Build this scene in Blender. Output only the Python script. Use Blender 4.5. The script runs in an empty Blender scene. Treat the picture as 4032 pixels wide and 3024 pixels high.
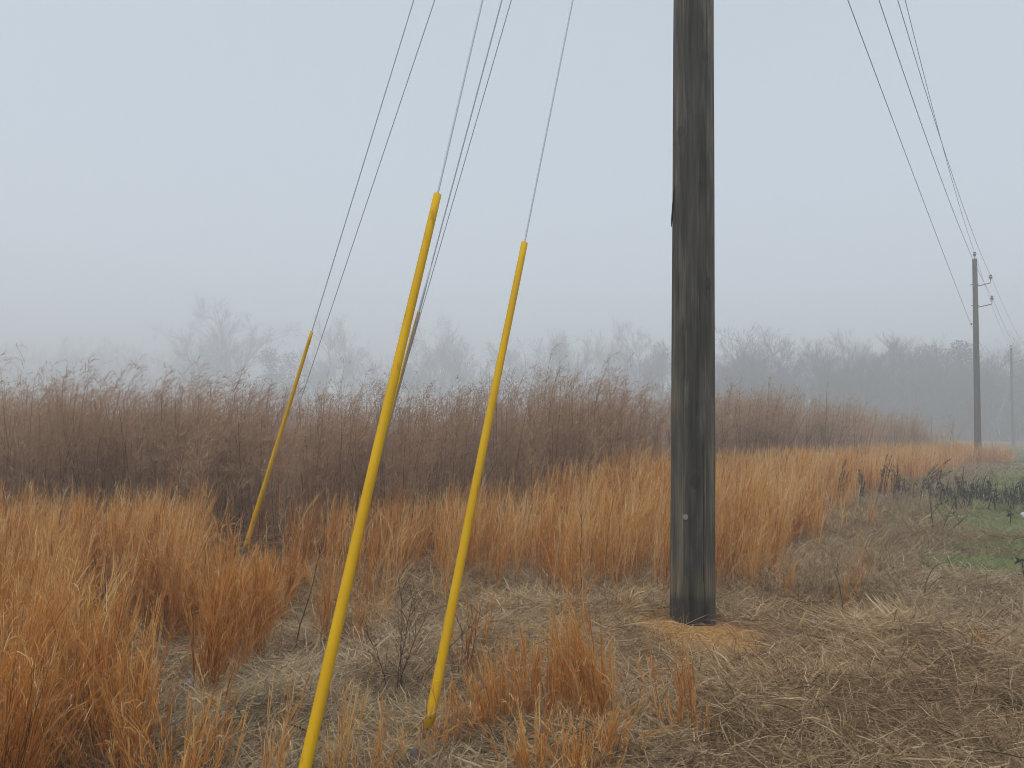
import bpy, bmesh, math, random
import numpy as np
from mathutils import Vector, Matrix, Euler

C = bpy.context.scene
COL = C.collection
R = math.radians
rng = np.random.default_rng(7)
random.seed(7)

# ------------------------------------------------------------------ camera
CAM_H = 1.6
cam = bpy.data.cameras.new('camera')
cam.lens = 27.0; cam.sensor_width = 36.0; cam.sensor_fit = 'HORIZONTAL'
cam.clip_start = 0.05; cam.clip_end = 3000
co = bpy.data.objects.new('camera', cam); COL.objects.link(co)
CAMROT = Matrix.Rotation(R(90 + 2.98), 3, 'X') @ Matrix.Rotation(R(0.8), 3, 'Z')
co.matrix_world = Matrix.Translation((0, 0, CAM_H)) @ CAMROT.to_4x4()
C.camera = co

# ------------------------------------------------------------------ world, sun, exposure
SUN_EL, SUN_AZ = 58.0, 205.0          # azimuth clockwise from +Y
w = bpy.data.worlds.new('World'); C.world = w; w.use_nodes = True
nt = w.node_tree; nt.nodes.clear()
out = nt.nodes.new('ShaderNodeOutputWorld'); bg = nt.nodes.new('ShaderNodeBackground')
sky = nt.nodes.new('ShaderNodeTexSky'); sky.sky_type = 'NISHITA'; sky.sun_disc = False
sky.sun_elevation = R(SUN_EL); sky.sun_rotation = R(SUN_AZ)
sky.air_density = 1.0; sky.dust_density = 1.5; sky.ozone_density = 1.0
hs = nt.nodes.new('ShaderNodeHueSaturation'); hs.inputs['Saturation'].default_value = 0.40
bg.inputs['Strength'].default_value = 0.15
nt.links.new(sky.outputs[0], hs.inputs['Color']); tint = nt.nodes.new('ShaderNodeMix'); tint.data_type = 'RGBA'; tint.blend_type = 'MULTIPLY'; tint.inputs[0].default_value = 1.0
tint.inputs[7].default_value = (0.95, 0.99, 1.01, 1)
veil = nt.nodes.new('ShaderNodeMix'); veil.data_type = 'RGBA'; veil.inputs[0].default_value = 0.6
veil.inputs[7].default_value = (2.75, 3.05, 3.35, 1)          # even cloud layer over the clear sky
nt.links.new(hs.outputs[0], veil.inputs[6]); nt.links.new(veil.outputs[2], tint.inputs[6]); nt.links.new(tint.outputs[2], bg.inputs[0])
nt.links.new(bg.outputs[0], out.inputs[0])
sl = bpy.data.lights.new('sun', 'SUN'); sl.energy = 1.2; sl.angle = R(40); sl.color = (1, 0.97, 0.93)
so = bpy.data.objects.new('sun', sl); COL.objects.link(so)
sd = Vector((math.sin(R(SUN_AZ)) * math.cos(R(SUN_EL)), math.cos(R(SUN_AZ)) * math.cos(R(SUN_EL)), math.sin(R(SUN_EL))))
so.rotation_euler = sd.to_track_quat('Z', 'Y').to_euler()
C.view_settings.view_transform = 'Standard'; C.view_settings.look = 'None'
C.view_settings.exposure = 0.58; C.view_settings.gamma = 1.0
C.render.engine = 'CYCLES'
C.cycles.max_bounces = 8; C.cycles.diffuse_bounces = 3; C.cycles.transmission_bounces = 4
C.cycles.volume_bounces = 3
C.cycles.use_denoising = True; C.cycles.filter_width = 0.95; C.cycles.use_adaptive_sampling = False

HAZE_DENSITY = 0.0077

# ------------------------------------------------------------------ helpers
def tag(o, label=None, cat=None, group=None, kind=None):
    if label: o['label'] = label
    if cat: o['category'] = cat
    if group: o['group'] = group
    if kind: o['kind'] = kind
    return o

def empty(name, loc=(0, 0, 0), rz=0.0):
    o = bpy.data.objects.new(name, None); COL.objects.link(o)
    o.location = loc; o.rotation_euler = (0, 0, rz); o.empty_display_size = 0.2
    return o

def nmat(name):
    m = bpy.data.materials.new(name); m.use_nodes = True
    t = m.node_tree; t.nodes.clear()
    o = t.nodes.new('ShaderNodeOutputMaterial')
    return m, t, o

def strand_material(name, trans=0.3):
    m, t, o = nmat(name)
    a = t.nodes.new('ShaderNodeAttribute'); a.attribute_name = 'Col'
    d = t.nodes.new('ShaderNodeBsdfDiffuse'); tr = t.nodes.new('ShaderNodeBsdfTranslucent')
    mx = t.nodes.new('ShaderNodeMixShader'); mx.inputs[0].default_value = trans
    t.links.new(a.outputs['Color'], d.inputs[0]); t.links.new(a.outputs['Color'], tr.inputs[0])
    t.links.new(d.outputs[0], mx.inputs[1]); t.links.new(tr.outputs[0], mx.inputs[2])
    t.links.new(mx.outputs[0], o.inputs[0])
    return m

def principled(name, color, rough=0.6, metallic=0.0, noise=None, bump=0.0, nscale=20.0, stretch=(1, 1, 1), color2=None):
    m, t, o = nmat(name)
    b = t.nodes.new('ShaderNodeBsdfPrincipled'); t.links.new(b.outputs[0], o.inputs[0])
    b.inputs['Roughness'].default_value = rough; b.inputs['Metallic'].default_value = metallic
    b.inputs['Base Color'].default_value = (*color, 1)
    if color2 is not None:
        tc = t.nodes.new('ShaderNodeTexCoord'); mp = t.nodes.new('ShaderNodeMapping')
        mp.inputs['Scale'].default_value = stretch
        n = t.nodes.new('ShaderNodeTexNoise'); n.inputs['Scale'].default_value = nscale; n.inputs['Detail'].default_value = 6
        r = t.nodes.new('ShaderNodeValToRGB')
        r.color_ramp.elements[0].position = 0.35; r.color_ramp.elements[0].color = (*color2, 1)
        r.color_ramp.elements[1].position = 0.62; r.color_ramp.elements[1].color = (*color, 1)
        t.links.new(tc.outputs['Object'], mp.inputs[0]); t.links.new(mp.outputs[0], n.inputs['Vector'])
        t.links.new(n.outputs[0], r.inputs[0]); t.links.new(r.outputs[0], b.inputs['Base Color'])
        if bump:
            bp = t.nodes.new('ShaderNodeBump'); bp.inputs['Strength'].default_value = bump; bp.inputs['Distance'].default_value = 0.01
            t.links.new(n.outputs[0], bp.inputs['Height']); t.links.new(bp.outputs[0], b.inputs['Normal'])
    return m

class Acc:
    """collects quads with one colour per vertex and links them as ONE mesh object"""
    def __init__(s): s.V = []; s.F = []; s.C = []; s.n = 0
    def add(s, V, F, Cc):
        V = V.reshape(-1, 3); s.V.append(V); s.F.append(F.reshape(-1, 4) + s.n)
        s.C.append(np.broadcast_to(Cc, (len(V), 3)) if Cc.ndim == 1 else Cc.reshape(-1, 3)); s.n += len(V)
    def strands(s, P, W, side, Cc):
        N, K, _ = P.shape
        if N == 0: return
        if side.ndim == 2: side = side[:, None, :]
        W = np.broadcast_to(W, (N, K))
        off = side * (W[..., None] * 0.5)
        V = np.stack([P - off, P + off], axis=2)
        Cc = np.broadcast_to(Cc, (N, K, 3))
        CV = np.repeat(Cc[:, :, None, :], 2, axis=2)
        i = (np.arange(N)[:, None] * K + np.arange(K - 1)[None]) * 2
        F = np.stack([i, i + 1, i + 3, i + 2], axis=-1)
        s.add(V, F, CV)
    def tubes(s, P, Rr, sides, Cc):
        N, K, _ = P.shape
        if N == 0: return
        Rr = np.broadcast_to(Rr, (N, K))
        T = np.gradient(P, axis=1); T /= np.linalg.norm(T, axis=-1, keepdims=True) + 1e-9
        up = np.where(np.abs(T[:, :1, 2:3]) > 0.9, np.array([1.0, 0, 0]), np.array([0, 0, 1.0]))
        A = np.cross(T, up); A /= np.linalg.norm(A, axis=-1, keepdims=True) + 1e-9
        B = np.cross(T, A)
        a = np.arange(sides) * 2 * math.pi / sides
        V = P[:, :, None, :] + Rr[..., None, None] * (A[:, :, None, :] * np.cos(a)[None, None, :, None] + B[:, :, None, :] * np.sin(a)[None, None, :, None])
        base = (np.arange(N)[:, None, None] * K + np.arange(K - 1)[None, :, None]) * sides
        j = np.arange(sides)[None, None]; j2 = (j + 1) % sides
        F = np.stack([base + j, base + sides + j, base + sides + j2, base + j2], axis=-1)
        Cc = np.broadcast_to(Cc, (N, K, 3))
        s.add(V, F, np.repeat(Cc[:, :, None, :], sides, axis=2))
    def build(s, name, mat, parent=None, smooth=False):
        V = np.concatenate(s.V).astype(np.float32); F = np.concatenate(s.F).astype(np.int32); Cc = np.concatenate(s.C)
        me = bpy.data.meshes.new(name)
        me.vertices.add(len(V)); me.vertices.foreach_set('co', V.ravel())
        me.loops.add(F.size); me.loops.foreach_set('vertex_index', F.ravel())
        me.polygons.add(len(F)); me.polygons.foreach_set('loop_start', np.arange(0, F.size, 4, dtype=np.int32))
        if smooth: me.polygons.foreach_set('use_smooth', np.ones(len(F), dtype=bool))
        me.update(calc_edges=True)
        at = me.attributes.new('Col', 'FLOAT_COLOR', 'POINT')
        at.data.foreach_set('color', np.concatenate([Cc, np.ones((len(Cc), 1))], axis=1).astype(np.float32).ravel())
        me.materials.append(mat)
        o = bpy.data.objects.new(name, me); COL.objects.link(o)
        if parent is not None: o.parent = parent
        return o

def bm_obj(name, bm, mat, parent=None, smooth=True):
    me = bpy.data.meshes.new(name); bm.normal_update(); bm.to_mesh(me); bm.free()
    if smooth:
        for p in me.polygons: p.use_smooth = True
    me.materials.append(mat)
    o = bpy.data.objects.new(name, me); COL.objects.link(o)
    if parent is not None: o.parent = parent
    return o

def lathe(prof, sides=16, origin=(0, 0, 0), axis=None):
    bm = bmesh.new(); rows = []
    q = Vector((0, 0, 1)).rotation_difference(Vector(axis)) if axis is not None else None
    for r, z in prof:
        row = []
        for k in range(sides):
            a = 2 * math.pi * k / sides
            p = Vector((r * math.cos(a), r * math.sin(a), z))
            if q: p = q @ p
            row.append(bm.verts.new(p + Vector(origin)))
        rows.append(row)
    for a, b in zip(rows, rows[1:]):
        for k in range(sides):
            bm.faces.new((a[k], a[(k + 1) % sides], b[(k + 1) % sides], b[k]))
    bm.faces.new(list(reversed(rows[0]))); bm.faces.new(rows[-1])
    return bm

def tube_bm(pts, rad, sides=8, bm=None):
    bm = bm or bmesh.new()
    pts = [Vector(p) for p in pts]; rows = []
    for i, p in enumerate(pts):
        t = (pts[min(i + 1, len(pts) - 1)] - pts[max(i - 1, 0)]).normalized()
        up = Vector((0, 0, 1)) if abs(t.z) < 0.9 else Vector((1, 0, 0))
        a = t.cross(up).normalized(); b = t.cross(a)
        r = rad[i] if isinstance(rad, (list, tuple)) else rad
        rows.append([bm.verts.new(p + (a * math.cos(2 * math.pi * k / sides) + b * math.sin(2 * math.pi * k / sides)) * r) for k in range(sides)])
    for u, v in zip(rows, rows[1:]):
        for k in range(sides):
            bm.faces.new((u[k], u[(k + 1) % sides], v[(k + 1) % sides], v[k]))
    bm.faces.new(list(reversed(rows[0]))); bm.faces.new(rows[-1])
    return bm

def joined(*parts):
    bm = bmesh.new()
    for p in parts:
        me = bpy.data.meshes.new('tmp'); p.to_mesh(me); p.free(); bm.from_mesh(me); bpy.data.meshes.remove(me)
    return bm

# smooth value noise on the plane
_ns = []
def _mk(seed, n=10):
    g = np.random.default_rng(seed)
    return g.normal(size=(n, 2)), g.uniform(0, 6.28, n)
_NK = {}
def wav(x, y, scale, seed):
    if seed not in _NK: _NK[seed] = _mk(seed)
    k, p = _NK[seed]
    v = 0
    for (a, b), q in zip(k, p): v = v + np.sin((a * x + b * y) * scale + q)
    return v / math.sqrt(len(p)) / 0.9      # about -2..2

P1 = (1.478, 6.264)          # foot of the big pole
def hgt(x, y):
    x = np.asarray(x, float); y = np.asarray(y, float)
    d = np.hypot(x, y)
    near = np.clip(1.3 - d / 30, 0.15, 1)
    h = 0.016 * wav(x, y, 1.1, 1) + near * 0.020 * wav(x, y, 3.4, 2) + near * 0.015 * wav(x, y, 7.5, 3)
    dm = np.hypot((x - P1[0]) * 0.85, y - P1[1] + 0.05)
    h = h + 0.045 * np.exp(-(dm / 0.42) ** 2)
    for mx, my, mr, mh in ((2.75, 5.75, 0.45, 0.10), (0.25, 6.35, 0.5, 0.08), (3.9, 7.6, 0.6, 0.07), (1.9, 4.3, 0.5, 0.05), (-0.9, 4.4, 0.5, 0.05), (2.9, 3.6, 0.5, 0.05)):
        h = h + mh * np.exp(-(((x - mx) / (mr * 1.5)) ** 2 + ((y - my) / mr) ** 2))
    return h

# where things grow
EDGE_Y = [0, 6.6, 7.1, 9.8, 16.5, 19.5, 38.3, 92, 300]; EDGE_X = [1.2, 1.6, 2.4, 4.2, 7.6, 10.0, 23.6, 60.5, 210]
def edge_x(y): return np.interp(y, EDGE_Y, EDGE_X)
RF_X = [-40, -20, -9, -5, -3.2, -1.2, 0.2, 1.1, 2.5, 4.8, 14, 20.6, 24.5, 40, 80]
RF_Y = [16, 12.5, 9.6, 9.0, 8.9, 9.4, 10.6, 12.0, 14.5, 18.2, 30, 38, 44, 66, 130]
def reed_y(x): return np.interp(x, RF_X, RF_Y)
def pole_clear(x, y, r=0.5): return np.hypot(x - P1[0], y - P1[1]) > r

def bend(base, phi, L, th0, curl, K, pw=1.4):
    s = np.linspace(0, 1, K)
    th = th0[:, None] + curl[:, None] * s[None] ** pw
    m = 0.5 * (th[:, 1:] + th[:, :-1]); ds = (L / (K - 1))[:, None]
    z0 = np.zeros((len(L), 1))
    hh = np.concatenate([z0, np.cumsum(np.sin(m) * ds, 1)], 1); vv = np.concatenate([z0, np.cumsum(np.cos(m) * ds, 1)], 1)
    P = np.empty((len(L), K, 3))
    P[..., 0] = base[:, 0:1] + np.cos(phi)[:, None] * hh
    P[..., 1] = base[:, 1:2] + np.sin(phi)[:, None] * hh
    P[..., 2] = base[:, 2:3] + vv
    return P

def rside(n, tilt=0.3):
    a = rng.uniform(0, 2 * math.pi, n)
    v = np.stack([np.cos(a), np.sin(a), rng.normal(0, tilt, n)], 1)
    return v / np.linalg.norm(v, axis=1, keepdims=True)

def palette(cols, u):
    cols = np.array(cols); x = np.linspace(0, 1, len(cols)); u = np.clip(u, 0, 1)
    return np.stack([np.interp(u, x, cols[:, k]) for k in range(3)], -1)

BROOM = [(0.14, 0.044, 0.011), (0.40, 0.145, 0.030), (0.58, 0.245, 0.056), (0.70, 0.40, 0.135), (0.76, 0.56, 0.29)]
THATCH = [(0.075, 0.048, 0.030), (0.235, 0.160, 0.090), (0.40, 0.285, 0.165), (0.54, 0.41, 0.25), (0.70, 0.57, 0.38)]
FENNEL = [(0.15, 0.086, 0.053), (0.30, 0.178, 0.108), (0.44, 0.275, 0.168), (0.56, 0.39, 0.25)]
GREEN = [(0.10, 0.145, 0.062), (0.20, 0.265, 0.095), (0.29, 0.36, 0.14), (0.40, 0.44, 0.235)]
BLACK = [(0.022, 0.019, 0.018), (0.045, 0.037, 0.032), (0.08, 0.064, 0.052)]

M_BROOM = strand_material('broomsedge_straw', 0.32)
M_THATCH = strand_material('dead_grass_straw', 0.2)
M_FENNEL = strand_material('dry_weed_stem', 0.35)
M_GREEN = strand_material('green_blade', 0.4)
M_BLACK = strand_material('blackened_weed', 0.05)
M_BARK = strand_material('bark', 0.0)

# ------------------------------------------------------------------ ground
def make_ground():
    u = np.linspace(-1, 1, 441)
    xs = 14 * u + 90 * u ** 5 + 330 * u ** 9 + 2.0
    ys = 14 * u + 90 * u ** 5 + 330 * u ** 9 + 9.0
    X, Y = np.meshgrid(xs, ys, indexing='ij')
    Z = hgt(X, Y)
    V = np.stack([X, Y, Z], -1).reshape(-1, 3)
    n = len(u); i, j = np.meshgrid(np.arange(n - 1), np.arange(n - 1), indexing='ij')
    a = i * n + j
    F = np.stack([a, a + n, a + n + 1, a + 1], -1).reshape(-1, 4)
    m, t, o = nmat('field_soil')
    b = t.nodes.new('ShaderNodeBsdfDiffuse'); t.links.new(b.outputs[0], o.inputs[0])
    tc = t.nodes.new('ShaderNodeTexCoord')
    n1 = t.nodes.new('ShaderNodeTexNoise'); n1.inputs['Scale'].default_value = 2.2; n1.inputs['Detail'].default_value = 8; n1.inputs['Roughness'].default_value = 0.72
    n2 = t.nodes.new('ShaderNodeTexNoise'); n2.inputs['Scale'].default_value = 45; n2.inputs['Detail'].default_value = 6
    mm = t.nodes.new('ShaderNodeMath'); mm.operation = 'MULTIPLY_ADD'; mm.inputs[1].default_value = 0.55
    ra = t.nodes.new('ShaderNodeValToRGB')
    e = ra.color_ramp.elements; e[0].position = 0.45; e[0].color = (0.075, 0.053, 0.034, 1); e[1].position = 0.95; e[1].color = (0.27, 0.19, 0.115, 1)
    t.links.new(tc.outputs['Object'], n1.inputs['Vector']); t.links.new(tc.outputs['Object'], n2.inputs['Vector'])
    t.links.new(n1.outputs[0], mm.inputs[0]); t.links.new(n2.outputs[0], mm.inputs[2]); t.links.new(mm.outputs[0], ra.inputs[0])
    # bare orange sand heaped at the pole's foot: distance from the foot, broken up by noise
    vm = t.nodes.new('ShaderNodeVectorMath'); vm.operation = 'DISTANCE'; vm.inputs[1].default_value = (P1[0] - 0.07, P1[1] - 0.16, 0.05)
    ad = t.nodes.new('ShaderNodeMath'); ad.operation = 'MULTIPLY_ADD'; ad.inputs[1].default_value = -1.1
    t.links.new(tc.outputs['Object'], vm.inputs[0]); t.links.new(n1.outputs[0], ad.inputs[0]); t.links.new(vm.outputs['Value'], ad.inputs[2])
    r2 = t.nodes.new('ShaderNodeValToRGB'); e = r2.color_ramp.elements
    e[0].position = 0.0; e[0].color = (1, 1, 1, 1); e[1].position = 0.10; e[1].color = (0, 0, 0, 1)
    t.links.new(ad.outputs[0], r2.inputs[0])
    sa = t.nodes.new('ShaderNodeValToRGB'); e = sa.color_ramp.elements
    e[0].position = 0.3; e[0].color = (0.20, 0.10, 0.036, 1); e[1].position = 0.7; e[1].color = (0.52, 0.30, 0.115, 1)
    t.links.new(n2.outputs[0], sa.inputs[0])
    mx = t.nodes.new('ShaderNodeMix'); mx.data_type = 'RGBA'
    t.links.new(r2.outputs[0], mx.inputs[0]); t.links.new(ra.outputs[0], mx.inputs[6]); t.links.new(sa.outputs[0], mx.inputs[7])
    t.links.new(mx.outputs[2], b.inputs[0])
    bp = t.nodes.new('ShaderNodeBump'); bp.inputs['Strength'].default_value = 0.6; bp.inputs['Distance'].default_value = 0.03
    t.links.new(n2.outputs[0], bp.inputs['Height']); t.links.new(bp.outputs[0], b.inputs['Normal'])
    A = Acc(); A.add(V, F, np.array([0.2, 0.2, 0.2]))
    g = A.build('ground', m, smooth=True)
    tag(g, 'broad field soil with an orange sandy heap at the big pole', 'ground', kind='structure')
make_ground()

# ------------------------------------------------------------------ utility poles
def wood_material(name):
    m, t, o = nmat(name)
    b = t.nodes.new('ShaderNodeBsdfPrincipled'); t.links.new(b.outputs[0], o.inputs[0]); b.inputs['Roughness'].default_value = 0.85
    b.inputs['Specular IOR Level'].default_value = 0.25
    tc = t.nodes.new('ShaderNodeTexCoord')
    def noise(scale, stretch, detail=7, dist=0.0):
        mp = t.nodes.new('ShaderNodeMapping'); mp.inputs['Scale'].default_value = stretch
        n = t.nodes.new('ShaderNodeTexNoise'); n.inputs['Scale'].default_value = scale; n.inputs['Detail'].default_value = detail
        n.inputs['Distortion'].default_value = dist
        t.links.new(tc.outputs['Object'], mp.inputs[0]); t.links.new(mp.outputs[0], n.inputs['Vector']); return n
    grain = noise(120, (1, 1, 0.022), 8, 0.3); streak = noise(13, (1, 1, 0.10), 8, 0.8); blot = noise(5, (1, 1, 0.3), 5, 0.6)
    r1 = t.nodes.new('ShaderNodeValToRGB'); e = r1.color_ramp.elements
    e[0].position = 0.33; e[0].color = (0.028, 0.026, 0.023, 1); e[1].position = 0.70; e[1].color = (0.215, 0.180, 0.130, 1)
    x = e.new(0.5); x.color = (0.092, 0.080, 0.062, 1)
    mixv = t.nodes.new('ShaderNodeMath'); mixv.operation = 'MULTIPLY_ADD'; mixv.inputs[1].default_value = 0.4
    sc = t.nodes.new('ShaderNodeMath'); sc.operation = 'MULTIPLY'; sc.inputs[1].default_value = 0.6
    t.links.new(streak.outputs[0], sc.inputs[0]); t.links.new(grain.outputs[0], mixv.inputs[0]); t.links.new(sc.outputs[0], mixv.inputs[2])
    t.links.new(mixv.outputs[0], r1.inputs[0])
    # run of old treatment staining down one face
    sx = t.nodes.new('ShaderNodeSeparateXYZ'); t.links.new(tc.outputs['Object'], sx.inputs[0])
    ax = t.nodes.new('ShaderNodeMath'); ax.operation = 'ADD'; ax.inputs[1].default_value = 0.025
    ab = t.nodes.new('ShaderNodeMath'); ab.operation = 'ABSOLUTE'
    wob = t.nodes.new('ShaderNodeMath'); wob.operation = 'MULTIPLY_ADD'; wob.inputs[1].default_value = -0.22
    t.links.new(sx.outputs[0], ax.inputs[0]); t.links.new(ax.outputs[0], ab.inputs[0])
    t.links.new(blot.outputs[0], wob.inputs[0]); t.links.new(ab.outputs[0], wob.inputs[2])
    rs = t.nodes.new('ShaderNodeValToRGB'); e = rs.color_ramp.elements
    e[0].position = 0.0; e[0].color = (0.26, 0.30, 0.35, 1); e[1].position = 0.11; e[1].color = (1, 1, 1, 1)
    sh = t.nodes.new('ShaderNodeMath'); sh.operation = 'ADD'; sh.inputs[1].default_value = 0.058
    t.links.new(wob.outputs[0], sh.inputs[0]); t.links.new(sh.outputs[0], rs.inputs[0])
    mu = t.nodes.new('ShaderNodeMix'); mu.data_type = 'RGBA'; mu.blend_type = 'MULTIPLY'; mu.inputs[0].default_value = 0.72
    t.links.new(r1.outputs[0], mu.inputs[6]); t.links.new(rs.outputs[0], mu.inputs[7])
    # damp foot with a clear upper tide line
    nz = t.nodes.new('ShaderNodeMath'); nz.operation = 'MULTIPLY_ADD'; nz.inputs[1].default_value = 0.08
    t.links.new(streak.outputs[0], nz.inputs[0]); t.links.new(sx.outputs[2], nz.inputs[2])
    rd = t.nodes.new('ShaderNodeValToRGB'); e = rd.color_ramp.elements
    e[0].position = 0.27; e[0].color = (0.6, 0.6, 0.6, 1); e[1].position = 0.33; e[1].color = (1.2, 1.15, 1.05, 1)
    x = e.new(0.42); x.color = (1.3, 1.2, 1.0, 1); x = e.new(0.56); x.color = (1, 1, 1, 1)
    t.links.new(nz.outputs[0], rd.inputs[0])
    m2 = t.nodes.new('ShaderNodeMix'); m2.data_type = 'RGBA'; m2.blend_type = 'MULTIPLY'; m2.inputs[0].default_value = 1.0
    t.links.new(mu.outputs[2], m2.inputs[6]); t.links.new(rd.outputs[0], m2.inputs[7])
    at = t.nodes.new('ShaderNodeAttribute'); at.attribute_name = 'Col'
    sp = t.nodes.new('ShaderNodeSeparateColor'); t.links.new(at.outputs['Color'], sp.inputs[0])
    dbl = t.nodes.new('ShaderNodeMath'); dbl.operation = 'MULTIPLY'; dbl.inputs[1].default_value = 2.0; t.links.new(sp.outputs[1], dbl.inputs[0])
    m3 = t.nodes.new('ShaderNodeVectorMath'); m3.operation = 'SCALE'; t.links.new(m2.outputs[2], m3.inputs[0]); t.links.new(dbl.outputs[0], m3.inputs['Scale'])
    m4 = t.nodes.new('ShaderNodeMix'); m4.data_type = 'RGBA'; m4.inputs[7].default_value = (0.012, 0.011, 0.010, 1)
    t.links.new(sp.outputs[0], m4.inputs[0]); t.links.new(m3.outputs[0], m4.inputs[6])
    t.links.new(m4.outputs[2], b.inputs['Base Color'])
    bp = t.nodes.new('ShaderNodeBump'); bp.inputs['Strength'].default_value = 0.9; bp.inputs['Distance'].default_value = 0.008
    t.links.new(mixv.outputs[0], bp.inputs['Height']); t.links.new(bp.outputs[0], b.inputs['Normal'])
    return m
M_WOOD = wood_material('weathered_pole_wood')
M_FARWOOD = principled('aged_pole_wood', (0.105, 0.092, 0.075), 0.9, color2=(0.055, 0.047, 0.038), nscale=8, stretch=(2, 2, 0.1))
M_STEEL = principled('galvanised_steel', (0.36, 0.38, 0.41), 0.45, 0.7, color2=(0.22, 0.23, 0.25), nscale=30)
M_DARKSTEEL = principled('dull_steel', (0.12, 0.12, 0.13), 0.6, 0.4)
M_PORCELAIN = principled('grey_porcelain', (0.17, 0.18, 0.20), 0.25)
M_TAG = principled('aluminium_tag', (0.24, 0.235, 0.23), 0.6, 0.1, color2=(0.15, 0.15, 0.15), nscale=60)
M_WIRE = principled('aluminium_conductor', (0.45, 0.47, 0.50), 0.6, 0.0)
M_STRAND = principled('guy_strand_steel', (0.42, 0.46, 0.53), 0.5, 0.0)
M_DARKSTRAND = principled('old_guy_strand', (0.36, 0.40, 0.47), 0.6, 0.0)

LINE_D = Vector((0.561, 0.828, 0)); LINE_R = Vector((0.828, -0.561, 0))

def pole_shaft(name, H, r0, r1, mat, parent, sides=160, crack=True, seed=3):
    g = np.random.default_rng(seed); ph = g.uniform(0, 6.28, 8)
    zs = np.concatenate([np.linspace(-0.4, 6.3, 270), np.linspace(6.4, H, 40)]) if crack else np.linspace(-0.4, H, 14)
    a = np.arange(sides) * 2 * math.pi / sides
    Z, Ag = np.meshgrid(zs, a, indexing='ij')
    Rr = r0 + (r1 - r0) * np.maximum(Z, 0) / H
    Rr = Rr * (1 + 0.006 * np.sin(2 * Ag + ph[0] + 0.3 * Z) + 0.004 * np.sin(5 * Ag + ph[1] + Z * 0.8) + 0.003 * np.sin(11 * Ag + ph[2] + 0.2 * Z) + 0.004 * np.sin(3 * Z + ph[3] + Ag))
    ck = np.zeros_like(Z); tone = np.ones_like(Z)
    def dang(c): return (Ag - c + math.pi) % (2 * math.pi) - math.pi
    if crack:
        checks = [(-64, 2.5, 14, 0.016, 0.03), (-74, -0.1, 1.6, 0.010, 0.03), (-112, 0.1, 1.1, 0.008, 0.04), (-92, 1.1, 2.3, 0.006, 0.03)]
        for k in range(46):
            z0 = g.uniform(-0.2, 6); checks.append((g.uniform(0, 360), z0, z0 + g.uniform(0.15, 1.3), g.uniform(0.002, 0.006), 0.02))
        for c, z0, z1, dep, wb in checks:
            d = np.abs(dang(R(c) + wb * np.sin(Z * 1.7 + c) + 0.4 * wb * np.sin(Z * 6.1 + c)))
            m = (d < 0.62 * 2 * math.pi / sides) * np.clip((Z - z0) / 0.15, 0, 1) * np.clip((z1 - Z) / 0.15, 0, 1)
            Rr = Rr - dep * m; ck = np.maximum(ck, m * min(1.0, 0.45 + dep * 45))
        # weathered flakes and darker scabs, long and ragged
        for k in range(150):
            c, z0 = g.uniform(0, 2 * math.pi), g.uniform(-0.2, 6.3); wd, ln = g.uniform(0.05, 0.30), g.uniform(0.05, 0.55)
            e = np.abs(dang(c)) / wd + 0.22 * np.sin(Z * 37 + c * 5) * 0.6 + (np.abs(Z - z0) / ln) ** 2 + 0.18 * np.sin(Ag * 31 + k)
            tone = tone * np.where(e < 1, 1 + (g.uniform(-0.26, 0.30)) * np.clip((1 - e) * 4, 0, 1), 1)
        # knots with bent rings
        for c, z0, s_ in ((-97, 1.17, 0.055), (-70, 4.62, 0.05), (-125, 2.4, 0.04), (-84, 3.55, 0.035), (-60, 2.75, 0.045), (-140, 4.0, 0.05), (30, 2.0, 0.05), (100, 3.0, 0.05)):
            q = np.hypot(dang(R(c)) * 0.17, (Z - z0) * 0.62) / s_
            Rr = Rr + 0.006 * np.exp(-q ** 2) - 0.002 * np.sin(q * 9) * np.exp(-(q * 0.8) ** 2)
            tone = tone * (1 - 0.45 * np.exp(-(q * 1.6) ** 2) + 0.16 * np.sin(q * 9) * np.exp(-(q * 0.7) ** 2))
    n, m_ = Z.shape
    V = np.stack([Rr * np.cos(Ag), Rr * np.sin(Ag), Z], -1)
    i, j = np.meshgrid(np.arange(n - 1), np.arange(m_), indexing='ij'); j2 = (j + 1) % m_
    F = np.stack([i * m_ + j, i * m_ + j2, (i + 1) * m_ + j2, (i + 1) * m_ + j], -1).reshape(-1, 4)
    A = Acc(); A.add(V, F, np.stack([ck, tone * 0.5, tone * 0], -1))
    top = np.zeros((1, m_, 3)); top[0] = V[-1]; cen = np.zeros_like(top); cen[0, :, 2] = H + 0.002
    jj = np.arange(m_); A.add(np.concatenate([top, cen], 0), np.stack([jj, (jj + 1) % m_, m_ + (jj + 1) % m_, m_ + jj], -1), np.array([0.0, 0.5, 0.0]))
    return A.build(name, mat, parent, smooth=True)

def insulator_bm(base, axis=(0, 0, 1), s=1.0):
    pr = [(0.014, 0), (0.014, 0.06), (0.05, 0.065), (0.055, 0.09), (0.032, 0.10), (0.032, 0.115), (0.065, 0.12), (0.07, 0.145), (0.036, 0.16), (0.036, 0.18), (0.05, 0.19), (0.05, 0.215), (0.02, 0.24)]
    return lathe([(r * s, z * s) for r, z in pr], 12, base, axis)

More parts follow.
